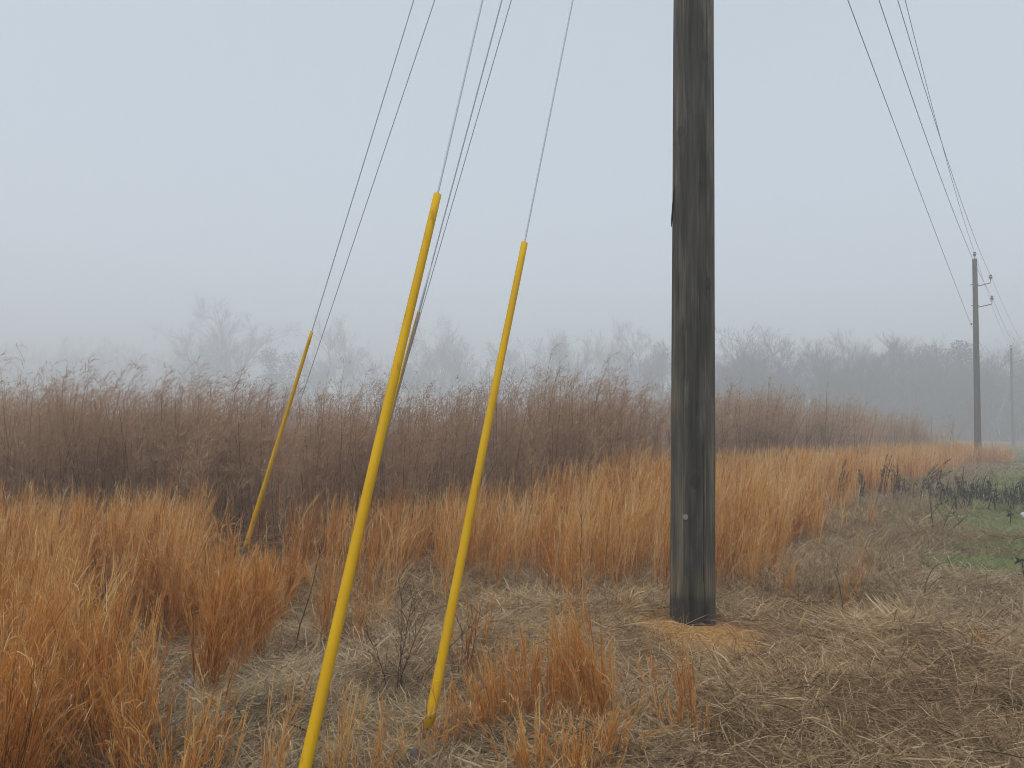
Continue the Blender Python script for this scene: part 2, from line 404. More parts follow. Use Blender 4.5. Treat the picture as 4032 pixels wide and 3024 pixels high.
def pole_hardware(root, H, arms, side=1.0):
    # top pin insulator on a ridge bracket, side brackets, neutral spool
    o = bm_obj('pin_bracket', tube_bm([(0, -0.06, H - 0.42), (0, -0.075, H - 0.1), (0, 0, H + 0.06), (0, 0, H + 0.12)], 0.028, 6), M_STEEL, root)
    bm_obj('insulator', insulator_bm((0, 0, H + 0.08), s=1.25), M_PORCELAIN, root)
    ins = [Vector((0, 0, H + 0.34))]
    for za, zi, ln in arms:
        e = LINE_R * ln * side
        a = bm_obj('bracket_arm', tube_bm([LINE_R * 0.09 * side + Vector((0, 0, za)), LINE_R * 0.3 * side + Vector((0, 0, za + 0.04)), e + Vector((0, 0, zi - 0.14)), e + Vector((0, 0, zi))], 0.024, 6), M_DARKSTEEL, root)
        bm_obj('insulator', insulator_bm(e + Vector((0, 0, zi - 0.04)), s=1.3), M_PORCELAIN, a)
        bm_obj('bolt', tube_bm([LINE_R * -0.2 * side + Vector((0, 0, za + 0.1)), LINE_R * 0.16 * side + Vector((0, 0, za + 0.1))], 0.018, 6), M_DARKSTEEL, a)
        ins.append(e + Vector((0, 0, zi + 0.24)))
    return ins

H1 = 14.2
p1 = empty('utility_pole', (P1[0], P1[1], 0.0))
tag(p1, 'thick dark weathered wooden pole rising out of frame from an orange sand heap', 'utility pole', 'wooden poles of the power line')
shaft = pole_shaft('pole_shaft', H1, 0.179, 0.135, M_WOOD, p1)
tg = bm_obj('pole_tag', lathe([(0.020, 0), (0.022, 0.002), (0.022, 0.005), (0.019, 0.007)], 24, (-0.093, -0.1515, 0.885), (-0.093, -0.152, 0)), M_TAG, p1, smooth=False)
bm_obj('nail', lathe([(0.004, 0), (0.004, 0.0035), (0.002, 0.005)], 10, (-0.093 - 0.0036, -0.1515 - 0.006, 0.885), (-0.093, -0.152, 0)), M_DARKSTEEL, tg)
bm = tube_bm([(-0.168, -0.05, 3.56), (-0.178, -0.05, 3.42), (-0.186, -0.05, 3.30), (-0.192, -0.052, 3.23)], [0.003, 0.008, 0.008, 0.003], 5)
bm_obj('splinter', bm, M_WOOD, p1, smooth=False)

def far_pole(px, py, H, arms, label, side=1.0):
    p = empty('utility_pole', (px, py, 0))
    tag(p, label, 'utility pole', 'wooden poles of the power line')
    pole_shaft('pole_shaft', H, 0.158, 0.108, M_FARWOOD, p, sides=20, crack=False, seed=int(px))
    ins = pole_hardware(p, H, arms, side)
    return p, ins
P2 = Vector((23.04, 38.0, 0)); P3 = Vector((53.45, 82.0, 0))
p2, ins2 = far_pole(P2.x, P2.y, 10.15, [(8.78, 9.04, 0.66), (7.72, 7.98, 0.70)], 'grey wooden pole beside the orange grass edge, with two small bracket arms')
nb = bm_obj('neutral_spool', lathe([(0.03, 0), (0.05, 0.01), (0.03, 0.05), (0.05, 0.09), (0.03, 0.10)], 10, LINE_R * -0.19 + Vector((0, 0, 6.85))), M_PORCELAIN, p2)
p3, ins3 = far_pole(P3.x, P3.y, 10.45, [(8.9, 9.6, 1.9), (7.3, 7.95, 1.8), (5.7, 6.3, 1.8)], 'faint pole deepest in the fog, farthest along the line')
bm_obj('neutral_spool', lathe([(0.03, 0), (0.05, 0.01), (0.03, 0.05), (0.05, 0.09), (0.03, 0.10)], 10, LINE_R * -0.19 + Vector((0, 0, 6.6))), M_PORCELAIN, p3)

def conductor(points, sags, label, r=0.008):
    pts = []
    for (a, b), s in zip(zip(points, points[1:]), sags):
        for k in range(25):
            t = k / 24.0
            if pts and k == 0: continue
            p = a.lerp(b, t); p = p - Vector((0, 0, 4 * s * t * (1 - t))); pts.append(p)
    o = bm_obj('power_line', tube_bm(pts, r, 6), M_WIRE)
    tag(o, label, 'power line', 'conductors of the power line')
B1 = Vector((P1[0], P1[1], 0))
CW = [(0.0, 13.4, 0.9), (0.0, 11.6, 0.9), (0.0, 10.3, 0.9), (-0.2, 9.5, 0.1)]
lab = ['thin grey conductor running over the top pin of the roadside pole',
       'thin grey conductor on the upper bracket arm of the roadside pole',
       'thin grey conductor on the lower bracket arm of the roadside pole',
       'lowest conductor passing low behind the roadside pole, leftmost of the four wires at right']
e2 = [P2 + ins2[0], P2 + ins2[1], P2 + ins2[2], P2 + LINE_R * -0.21 + Vector((0, 0, 6.9))]
e3 = [P3 + ins3[0], P3 + ins3[1], P3 + ins3[2], P3 + LINE_R * -0.21 + Vector((0, 0, 6.65))]
for (lat, h, s), q2, q3, lb in zip(CW, e2, e3, lab):
    conductor([B1 + LINE_R * lat + Vector((0, 0, h)), q2, q3, q3 + Vector((30, 44, 0))], [s, 0.7, 0.7], lb)

# ------------------------------------------------------------------ guy wires
def yellow_material():
    m, t, o = nmat('yellow_guard_plastic')
    b = t.nodes.new('ShaderNodeBsdfPrincipled'); t.links.new(b.outputs[0], o.inputs[0])
    b.inputs['Roughness'].default_value = 0.6; b.inputs['Specular IOR Level'].default_value = 0.2
    tc = t.nodes.new('ShaderNodeTexCoord')
    def nz(scale, st, d=5):
        mp = t.nodes.new('ShaderNodeMapping'); mp.inputs['Scale'].default_value = st
        n = t.nodes.new('ShaderNodeTexNoise'); n.inputs['Scale'].default_value = scale; n.inputs['Detail'].default_value = d
        t.links.new(tc.outputs['Object'], mp.inputs[0]); t.links.new(mp.outputs[0], n.inputs['Vector']); return n
    a = nz(5, (1, 1, 0.5)); g = nz(38, (1, 1, 0.12), 7)
    ra = t.nodes.new('ShaderNodeValToRGB'); e = ra.color_ramp.elements
    e[0].position = 0.3; e[0].color = (0.56, 0.315, 0.003, 1); e[1].position = 0.7; e[1].color = (0.66, 0.40, 0.003, 1)
    rb = t.nodes.new('ShaderNodeValToRGB'); e = rb.color_ramp.elements
    e[0].position = 0.27; e[0].color = (0.40, 0.33, 0.24, 1); e[1].position = 0.37; e[1].color = (1, 1, 1, 1)
    mu = t.nodes.new('ShaderNodeMix'); mu.data_type = 'RGBA'; mu.blend_type = 'MULTIPLY'; mu.inputs[0].default_value = 0.55
    t.links.new(a.outputs[0], ra.inputs[0]); t.links.new(g.outputs[0], rb.inputs[0])
    t.links.new(ra.outputs[0], mu.inputs[6]); t.links.new(rb.outputs[0], mu.inputs[7]); t.links.new(mu.outputs[2], b.inputs['Base Color'])
    return m
M_YELLOW = yellow_material()

def helix_strand(a, b, r, twisted=True, n=3):
    d = (b - a); L = d.length; u = d.normalized()
    A = u.cross(Vector((0, 0, 1))).normalized(); B = u.cross(A)
    if not twisted: return tube_bm([a, a.lerp(b, 0.5), b], r, 7)
    k = int(L / 0.014); bm = bmesh.new(); pitch = 0.10
    for q in range(n):
        pts = []
        for i in range(k + 1):
            s = L * i / k; an = 2 * math.pi * (s / pitch + q / n)
            pts.append(a + u * s + (A * math.cos(an) + B * math.sin(an)) * r * 0.52)
        tube_bm(pts, r * 0.55, 4, bm)
    return bm

def guard_bm(pts, radii, open_dirs, arc, thick=0.003, n=18):
    """open channel guard: outer and inner skin joined along the slot and the ends"""
    bm = bmesh.new(); rows = []
    for i, p in enumerate(pts):
        t = (pts[min(i + 1, len(pts) - 1)] - pts[max(i - 1, 0)]).normalized()
        open_dir = open_dirs[0].lerp(open_dirs[1], i / (len(pts) - 1))
        od = (open_dir - t * open_dir.dot(t)).normalized(); sd = t.cross(od)
        row = []
        half = arc / 2
        for rr, rev in ((radii[i], False), (radii[i] - thick, True)):
            angs = [math.pi - half + arc * k / n for k in range(n + 1)]
            if rev: angs.reverse()
            for an in angs: row.append(bm.verts.new(p + od * math.cos(an) * rr + sd * math.sin(an) * rr))
        rows.append(row)
    m = len(rows[0])
    for a, b in zip(rows, rows[1:]):
        for k in range(m): bm.faces.new((a[k], a[(k + 1) % m], b[(k + 1) % m], b[k]))
    for row, flip in ((rows[0], True), (rows[-1], False)):
        for k in range(n):
            f = (row[k], row[k + 1], row[m - 2 - k], row[m - 1 - k]); bm.faces.new(f if not flip else tuple(reversed(f)))
    return bm

def guy(anchor, h, label, guard=None, r=0.006, mat=None, open_dir=None, arc=R(318), twist=False, rad=(0.0255, 0.0190), bow=0.0, rod=0.25, eye=True, grip=0.6):
    ax, ay = anchor; z0 = float(hgt(ax, ay))
    root = empty('guy_wire', (ax, ay, z0)); tag(root, label, 'guy wire', 'guy wires of the big pole')
    u0 = Vector((0, 0, 0)); top = Vector((P1[0] - ax, P1[1] - ay, h - z0))
    u = top.normalized(); top = top - u * 0.14
    st = u * (rod + 0.12)
    bm_obj('strand', helix_strand(st, top, r, twist), mat or M_STRAND, root, smooth=False)
    bm_obj('anchor_rod', tube_bm([u * -0.3, u * rod], 0.0095, 8), M_DARKSTEEL, root)
    if eye:
        e = u * (rod + 0.05); A = u.cross(Vector((0, 0, 1))).normalized()
        bm_obj('thimble', tube_bm([e + (A * math.cos(t) * 0.026 + u * math.sin(t) * 0.05) for t in np.linspace(0, 2 * math.pi, 17)], 0.012, 7), M_STEEL, root)
        bm_obj('guy_grip', tube_bm([e + u * 0.04, e + u * grip * 0.9, e + u * grip], [0.0135, 0.0125, 0.0065], 7), M_STRAND, root)
    if guard:
        t0, t1 = guard
        sidev = u.cross(Vector((0, 1, 0))).normalized()
        if sidev.x > 0: sidev = -sidev
        pts, rr = [], []
        for k in range(25):
            s = k / 24.0
            p = top * (t0 + (t1 - t0) * s)
            p = p + sidev * (bow * (math.sin(math.pi * min(1, s * 1.02)) ** 1.5) * (0.4 + 0.6 * s))
            pts.append(p); rr.append(rad[0] + (rad[1] - rad[0]) * s)
        ods = open_dir or (Vector((0, 1, 0.1)), Vector((0, 1, 0.1))); od = ods[0]
        gm = bm_obj('guy_guard', guard_bm(pts, rr, ods, arc), M_YELLOW, root)
        b = pts[0].lerp(pts[1], 0.45); fd = (-od + u * od.dot(u)).normalized()
        bm_obj('bolt', lathe([(0.0055, 0), (0.0055, 0.003), (0.003, 0.004)], 8, b + fd * (rr[0] - 0.001), fd), M_DARKSTEEL, gm)
    return root
G = dict(A=((-0.82, 2.97), 13.65, (0.006, 0.1985)), B=((-1.67, 8.05), 11.75, (0.022, 0.234)), C=((-0.40, 3.75), 10.70, (0.011, 0.2485)), D=((-3.0, 8.66), 13.60, (0.0109, 0.190)))
guy(*G['A'][:2], 'nearest guy wire, its thick yellow guard running off the bottom of the picture', G['A'][2], bow=0.007, rod=0.06, eye=False, r=0.0052)
guy(*G['C'][:2], 'guy wire with a yellow guard ending just above a scrap of plastic', G['C'][2], bow=0.006, rod=0.05, eye=False, r=0.0052)
guy(*G['B'][:2], 'guy wire close behind the nearest yellow guard, grey strand showing in its open channel', G['B'][2], r=0.007, rod=0.2, arc=R(210), grip=3.1, open_dir=(Vector((0.9, 0.45, 0.2)), Vector((0.75, -0.65, 0.1))), rad=(0.03, 0.019))
guy(*G['D'][:2], 'guy wire with the thin yellow guard leaning farthest left over the orange grass', G['D'][2], mat=M_DARKSTRAND, r=0.0055, rad=(0.03, 0.0175), rod=0.1)
guy((-4.12, 12.78), 12.25, 'thin dark guy wire without guard, entering brown weeds right of the leftmost guard', mat=M_DARKSTRAND, r=0.0055, eye=False)
guy((-2.44, 12.72), 10.9, 'thin dark guy wire without a guard, almost hidden behind the nearest guard', mat=M_DARKSTRAND, r=0.0055, eye=False)
# pole 3's own guys
for k, (ax, ay, h) in enumerate(((49.5, 79.0, 8.3), (48.5, 78.4, 6.8), (47.6, 78.4, 5.6))):
    a = Vector((ax, ay, 0))
    o = bm_obj('guy_wire', tube_bm([a, Vector((P3.x - 0.1, P3.y, h))], 0.011, 5), M_STRAND)
    tag(o, 'faint guy wire slanting down left from the farthest fogged pole', 'guy wire', 'guy wires of the farthest pole')

# ------------------------------------------------------------------ grasses and weeds
def broom_stems(A, bx, by, H, phi, th0, detail, tone, wide=1.0):
    """broomsedge: culm + leaves/spathes; bx,by base, H heights, detail leaves per stem"""
    n = len(bx)
    if n == 0: return
    bz = hgt(bx, by) - 0.02
    base = np.stack([bx, by, bz], 1)
    K = 6
    curl = np.abs(rng.normal(0.14, 0.2, n)) + (rng.random(n) < 0.26) * rng.uniform(0.3, 1.5, n)
    P = bend(base, phi, H, th0, curl, K, 2.0)
    P[:, 1:-1, :2] += rng.normal(0, 0.006, (n, K - 2, 2))
    s = np.linspace(0, 1, K)
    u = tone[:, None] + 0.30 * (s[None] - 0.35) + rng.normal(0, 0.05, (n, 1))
    W = np.array([0.9, 1, 1, 1.1, 1.0, 0.25])[None] * (0.0028 * wide * rng.uniform(0.7, 1.3, (n, 1)))
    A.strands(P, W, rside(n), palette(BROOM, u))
    def follow(f):
        i0 = f.astype(int); fr = (f - i0)[:, None]
        return i0, fr
    # bracts pressed along the upper culm, making the narrow broom
    nbr = int(round(detail * 0.5)); m = n * nbr; idx = np.repeat(np.arange(n), nbr)
    rel = rng.uniform(0.18, 0.88, m); i0, fr = follow(rel * (K - 1.001))
    st = P[idx, i0] * (1 - fr) + P[idx, i0 + 1] * fr + rng.normal(0, 0.004, (m, 3))
    L = rng.uniform(0.16, 0.36, m) * (H[idx] / 0.9) * (1.12 - 0.45 * rel)
    Q = bend(st, phi[idx] + rng.normal(0, 0.25, m), L, th0[idx] + curl[idx] * rel ** 2 + rng.normal(0, 0.06, m), curl[idx] * (1 - rel) + rng.normal(0.0, 0.12, m), 4, 1.2)
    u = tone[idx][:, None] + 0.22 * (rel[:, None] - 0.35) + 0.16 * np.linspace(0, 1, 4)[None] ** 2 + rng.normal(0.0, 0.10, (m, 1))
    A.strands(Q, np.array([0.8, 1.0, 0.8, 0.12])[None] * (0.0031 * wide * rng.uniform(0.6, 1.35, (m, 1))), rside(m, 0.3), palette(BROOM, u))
    # loose leaves that arch and curl away
    ncl = max(1, detail - nbr); m = n * ncl; idx = np.repeat(np.arange(n), ncl)
    rel = rng.uniform(0.05, 1.0, m) ** 0.8; i0, fr = follow(rel * (K - 1.001))
    st = P[idx, i0] * (1 - fr) + P[idx, i0 + 1] * fr
    L = np.where(rel > 0.6, rng.uniform(0.05, 0.13, m), rng.uniform(0.10, 0.28, m)) * (H[idx] / 0.95)
    Q = bend(st, rng.uniform(0, 6.28, m), L, rng.uniform(0.15, 0.6, m), np.abs(rng.normal(0.7, 0.9, m)) + (rng.random(m) < 0.4) * rng.uniform(0.6, 2.6, m), 4, 1.3)
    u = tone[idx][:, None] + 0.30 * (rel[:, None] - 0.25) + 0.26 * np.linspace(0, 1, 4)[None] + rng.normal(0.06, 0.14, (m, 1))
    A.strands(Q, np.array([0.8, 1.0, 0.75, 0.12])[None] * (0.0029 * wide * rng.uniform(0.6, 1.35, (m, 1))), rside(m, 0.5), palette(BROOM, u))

def clump_stems(cx, cy, n, rad, height, spread=0.10, windphi=0.0, wind=0.05):
    n = int(n)
    off = np.abs(rng.normal(0, 0.55, n)) * rad; an = rng.uniform(0, 6.28, n)
    bx = cx + off * np.cos(an); by = cy + off * np.sin(an)
    vx = np.cos(an) * (off / rad) * spread + rng.normal(0, 0.045, n) + wind * math.cos(windphi)
    vy = np.sin(an) * (off / rad) * spread + rng.normal(0, 0.045, n) + wind * math.sin(windphi)
    return bx, by, height * rng.uniform(0.5, 1.08, n), np.arctan2(vy, vx), np.hypot(vx, vy)

def broom_field():
    A = Acc()
    groups = {}
    def put(cx, cy, n, rad, h, detail, wide, tone):
        c = clump_stems(cx, cy, n, rad, h)
        groups.setdefault((detail, round(wide, 1)), []).append((*c, np.clip(rng.normal(tone, 0.11) + rng.choice([0, 0, 0, 0, 0, 0.22, -0.14]) + rng.normal(0, 0.13, len(c[0])), 0, 1)))
    # main band between the open foreground and the brown weeds, then along the mown edge
    xs = rng.uniform(-14, 26, 44000); ys = rng.uniform(6.0, 47, 44000)
    keep = 0
    for x, y in zip(xs, ys):
        ex = float(edge_x(y)) + 0.45 * float(wav(x, y, 1.4, 21)) * 0.5
        ry = float(reed_y(x))
        clr = abs(x + 0.345 * y) < 0.5 and 6.2 < y < 9.2
        front = 6.75 + 0.35 * float(wav(x, y, 0.9, 22)) + (0.9 if -1.9 < x < -0.7 else 0) + (0.25 if -0.7 < x < 0.4 else 0)
        if x < -2.2: front -= 1.5
        if y < front or x > ex or y > ry + 1.6: continue
        if not pole_clear(x, y, 0.65): continue
        if abs(x) > 0.75 * y + 1.5: continue
        dist = math.hypot(x, y)
        pat = float(wav(x, y, 1.25, 23))
        dens = (0.62 if dist < 13 else 0.42 if dist < 25 else 0.26)
        if y > ry + 0.5: dens *= 0.35
        elif y > ry - 0.8: dens *= 0.75
        if x < -2.2 and y < 8: dens *= 0.75
        if pat < -0.55: dens *= 0.25
        p2 = float(wav(x, y, 2.6, 28))
        if x < 0.6 and p2 < -0.6: dens *= 0.5
        edge = min(1.0, max(0.15, (ex - x) / 0.9))
        if clr: dens *= 0.3
        if rng.random() > dens * edge: continue
        h = 0.90 + 0.12 * float(wav(x, y, 0.7, 24)) * 0.6 + (0.1 if dist > 12 else 0) + (0.14 if x > 0.3 and y > 9 else 0)
        h *= 0.72 + 0.28 * edge
        if clr: h *= 0.5
        wide = 1.15 if dist < 10 else 1.7 if dist < 18 else 2.8
        put(x, y, 15 if dist < 10 else 13 if dist < 18 else 11, rng.uniform(0.05, 0.17), h, 14 if dist < 10 else 8 if dist < 18 else 3, wide, 0.44 + 0.05 * pat + (0.06 if dist > 12 else 0))
        keep += 1
    for k in range(60):
        put(rng.uniform(21.8, 23.9), rng.uniform(36.3, 37.8), 12, 0.15, rng.uniform(0.8, 1.15), 3, 2.8, 0.5)
    # left foreground patch
    for k in range(800):
        x = rng.uniform(-4.6, -1.35); y = rng.uniform(2.6, 7.0)
        if abs(x) > 0.72 * y + 0.5: continue
        pat = float(wav(x, y, 1.9, 25)); lim = -1.65 - 0.05 * (y - 5) + 0.15 * float(wav(x, y, 2.2, 26))
        if y < 4.2: lim = -1.75 + 0.1 * float(wav(x, y, 2.0, 27))
        if x > lim or pat < -0.30: continue
        low = 0.62 if (y > 5.5 and abs(x + 0.345 * y) < 0.4) else 1.0
        put(x, y, 17, rng.uniform(0.04, 0.11), low * 0.84 * rng.uniform(0.75, 1.12), 17, 1.0, 0.40)
    # lonely thin wisps in the open ground
    for x, y, n, h in ((-0.98, 6.1, 10, 0.9), (-0.55, 6.7, 12, 0.7), (-1.05, 5.5, 18, 0.75), (-0.95, 3.15, 14, 0.6), (-0.7, 3.3, 20, 0.55), (-0.55, 3.1, 12, 0.5), (-0.25, 4.75, 14, 0.55), (-0.2, 5.3, 12, 0.55),
                       (-0.36, 3.62, 12, 0.36), (-0.46, 3.58, 8, 0.4), (-0.28, 3.75, 12, 0.4), (0.45, 5.9, 6, 0.6), (3.0, 6.9, 10, 0.45), (3.3, 7.4, 12, 0.5), (2.5, 7.0, 14, 0.6), (3.9, 8.6, 9, 0.5), (-1.3, 3.5, 12, 0.5), (3.15, 5.2, 7, 0.28), (0.9, 6.2, 5, 0.4), (-1.45, 6.3, 16, 0.8), (-1.25, 6.9, 18, 0.8)):
        put(x, y, n, 0.08, h, 13, 1.0, 0.42)
    for (detail, wide), L in groups.items():
        a = [np.concatenate(q) for q in zip(*L)]
        broom_stems(A, a[0], a[1], a[2], a[3], a[4], detail, a[5], wide)
    o = A.build('tall_orange_grass', M_BROOM)
    tag(o, 'orange dry broomsedge covering the near field and the verge edge', 'tall grass', kind='stuff')
    print('broom clumps', keep, 'quads', sum(len(f) for f in A.F))
broom_field()

def tuft(name, parts, label):
    A = Acc()
    for x, y, n, rad, h, spread, wphi, wind, tone in parts:
        c = clump_stems(x, y, n, rad, h, spread, wphi, wind)
        broom_stems(A, *c, 18, np.clip(rng.normal(tone, 0.1, int(n)), 0, 1), 1.05)
    tag(A.build(name, M_BROOM), label, 'grass tuft', 'broomsedge tufts standing alone')
tuft('grass_tuft', [(0.00, 4.0, 40, 0.12, 0.52, 0.2, 3.0, 0.05, 0.42), (0.12, 4.05, 27, 0.06, 0.56, 0.06, 1.0, 0.02, 0.42), (0.22, 4.05, 23, 0.05, 0.60, 0.05, 0.5, 0.02, 0.40), (0.30, 4.0, 17, 0.04, 0.66, 0.04, 2.0, 0.02, 0.38),
     (0.43, 4.0, 37, 0.07, 0.74, 0.08, 2.8, 0.14, 0.40), (0.50, 3.95, 44, 0.09, 0.58, 0.12, 2.6, 0.06, 0.42), (0.12, 3.4, 37, 0.10, 0.40, 0.25, 2.6, 0.05, 0.46), (0.30, 3.35, 44, 0.12, 0.36, 0.3, 1.4, 0.05, 0.46), (0.44, 3.6, 37, 0.12, 0.36, 0.3, 0.3, 0.05, 0.42), (-0.10, 3.9, 27, 0.12, 0.42, 0.3, 3.1, 0.2, 0.46)],
     'big bushy orange grass tuft at bottom centre, right of the guard above the plastic scrap')
tuft('grass_tuft', [(0.87, 3.92, 7, 0.04, 0.58, 0.06, 1.0, 0.03, 0.30), (0.92, 3.9, 6, 0.03, 0.60, 0.05, 2.6, 0.05, 0.26), (0.79, 3.95, 4, 0.04, 0.5, 0.1, 3.0, 0.04, 0.40), (1.0, 3.85, 7, 0.07, 0.28, 0.3, 0.2, 0.15, 0.42), (0.88, 3.9, 12, 0.10, 0.2, 0.3, 0.2, 0.05, 0.45)],
     'small sparse rust-orange grass tuft standing in flattened grass below the big pole')
tuft('grass_tuft', [(-1.62, 5.1, 34, 0.12, 0.95, 0.08, 2.6, 0.03, 0.36), (-1.8, 5.2, 36, 0.14, 0.98, 0.1, 2.6, 0.03, 0.38), (-2.0, 5.3, 30, 0.14, 0.93, 0.1, 2.6, 0.03, 0.40)],
     'dense upright orange grass tuft at the right end of the left foreground grass')
tuft('grass_tuft', [(-1.3, 5.6, 22, 0.06, 0.80, 0.06, 2.0, 0.02, 0.40)],
     'slim upright orange grass tuft alone between the leftmost guard and the nearest guard')
tuft('grass_tuft', [(-1.25, 3.0, 40, 0.2, 0.55, 0.35, 3.0, 0.02, 0.44), (-1.55, 3.3, 46, 0.18, 0.75, 0.3, 2.6, 0.02, 0.38)],
     'spreading orange grass tuft low at bottom left with pale curling blades')

GREENS = [(8.7, 12.6, 2.9, 1.5), (7.2, 10.6, 2.0, 0.6), (10.5, 17.2, 3.8, 2.3), (8.2, 14.6, 2.0, 1.2), (17.5, 25.5, 6, 4.5), (32, 42, 12, 8), (6.5, 9.3, 1.2, 0.4), (50, 66, 16, 14), (13.5, 20.5, 3.5, 3), (5.6, 9.0, 1.1, 0.7)]
def greenness(x, y):
    m = 0 * x
    for cx, cy, rx, ry in GREENS: m = np.maximum(m, np.exp(-(((x - cx) / rx) ** 2 + ((y - cy) / ry) ** 2) ** 2))
    return m
def thatch():
    A = Acc()
    def zone(n, x0, x1, y0, y1, wide, Lm, accept):
        x = rng.uniform(x0, x1, n); y = rng.uniform(y0, y1, n)
        k = accept(x, y) & (rng.random(n) > 0.97 * greenness(x, y)) & (np.abs(x) < 0.72 * y + 1.0); x = x[k]; y = y[k]; n = len(x)
        dens = wav(x, y, 2.6, 31)
        z = hgt(x, y) + rng.uniform(-0.005, 0.055, n) * (1 + 0.5 * dens)
        flow = 1.6 * wav(x, y, 0.9, 32) + 0.8 * wav(x, y, 3.1, 33)
        phi = flow + rng.normal(0, 0.9, n) + (rng.random(n) < 0.5) * math.pi
        L = Lm * rng.uniform(0.4, 1.25, n)
        up = rng.random(n) < 0.14
        th0 = np.where(up, rng.uniform(0.1, 0.9, n), rng.uniform(1.0, 1.62, n)); cu = np.where(up, rng.uniform(0.2, 1.6, n), rng.normal(0.25, 0.35, n))
        L = np.where(up, L * 0.7, L)
        K = 5
        P = bend(np.stack([x, y, z], 1), phi, L, th0, cu, K, 1.1)
        P[:, 1:, :2] += np.cumsum(rng.normal(0, 0.008, (n, K - 1, 2)), 1) + 0.5 * L[:, None, None] * rng.normal(0, 0.35, (n, 1, 1)) * (np.linspace(0, 1, K)[1:] ** 2)[None, :, None] * np.stack([-np.sin(phi), np.cos(phi)], 1)[:, None]
        P[..., 2] = np.maximum(P[..., 2], hgt(P[..., 0], P[..., 1]) + 0.002)
        tone = 0.40 + 0.09 * wav(x, y, 1.3, 34) + 0.10 * wav(x, y, 5, 35) + 0.07 * wav(x, y, 11, 38) + rng.normal(0, 0.22, n) + (rng.random(n) < 0.08) * 0.35
        c = palette(THATCH, tone)
        c = c * (1 + np.stack([0.05 * wav(x, y, 0.8, 36), 0 * x, -0.05 * wav(x, y, 0.8, 36)], 1))
        W = np.array([0.8, 1, 1, 0.8, 0.2])[None] * (wide * rng.uniform(0.5, 1.3, (n, 1)) * np.where(rng.random((n, 1)) < 0.05, 2.2, 1))
        A.strands(P, W, rside(n, 0.6), np.repeat(c[:, None], K, 1))
    sand = lambda x, y: (np.hypot((x - P1[0] + 0.07) * 0.8, y - P1[1] + 0.18) > 0.42 + 0.10 * wav(x, y, 3, 37)) | (rng.random(len(x)) < 0.09)
    zone(120000, -3.2, 4.2, 2.2, 4.6, 0.0036, 0.22, lambda x, y: sand(x, y))
    zone(140000, -4.5, 6.5, 4.6, 8.0, 0.0042, 0.26, lambda x, y: sand(x, y) & (rng.random(len(x)) < np.where(x > -1.7, 1, 0.45)))
    zone(120000, -1.0, 12, 8.0, 14, 0.0050, 0.34, lambda x, y: (x > edge_x(y) - 0.8) & (x < edge_x(y) + 5.5))
    zone(70000, 5, 22, 14, 26, 0.009, 0.42, lambda x, y: (x > edge_x(y) - 0.5) & (rng.random(len(x)) < 0.8))
    zone(26000, 14, 48, 26, 60, 0.018, 0.5, lambda x, y: (x > edge_x(y) - 0.5))
    o = A.build('flattened_dead_grass', M_THATCH)
    tag(o, 'matted tan dead grass lying flat over the open ground', 'dead grass', kind='stuff')
thatch()

def verge_weeds():
    """brown knee-high dead forbs between the orange grass and the mown ground"""
    A = Acc(); n = 3800
    y = rng.uniform(7.0, 40, n) ** 1.0; y = 7 + (y - 7) * rng.random(n)
    x = edge_x(y) + rng.normal(0.45, 0.6, n) * np.clip(y / 10, 0.8, 1.1)
    z = hgt(x, y)
    H = rng.uniform(0.10, 0.36, n)
    phi = rng.uniform(0, 6.28, n); P = bend(np.stack([x, y, z], 1), phi, H, rng.uniform(0.05, 0.6, n), rng.uniform(0, 0.9, n), 4)
    tone = rng.normal(0.4, 0.2, n)
    br = palette([(0.10, 0.07, 0.05), (0.20, 0.14, 0.09), (0.32, 0.22, 0.13), (0.40, 0.30, 0.19)], tone)
    wd = (0.0035 * np.clip(y / 9, 1, 3))[:, None] * np.array([1, 1, 0.8, 0.2])[None]
    A.strands(P, wd, rside(n), np.repeat(br[:, None], 4, 1))
    for k in range(9):
        f = rng.uniform(0.3, 2.99, n); i0 = f.astype(int); fr = (f - i0)[:, None]; i = np.arange(n)
        st = P[i, i0] * (1 - fr) + P[i, i0 + 1] * fr
        Q = bend(st, rng.uniform(0, 6.28, n), rng.uniform(0.04, 0.16, n), rng.uniform(0.3, 1.4, n), rng.uniform(-0.3, 1.2, n), 3)
        A.strands(Q, wd[:, :3] * np.array([1, 0.9, 0.2]), rside(n, 0.6), np.repeat(palette(THATCH, tone + 0.05)[:, None], 3, 1))
    tag(A.build('dry_brown_weeds', M_THATCH), 'brown knee-high dead weeds along the edge of the orange grass', 'weeds', kind='stuff')
verge_weeds()

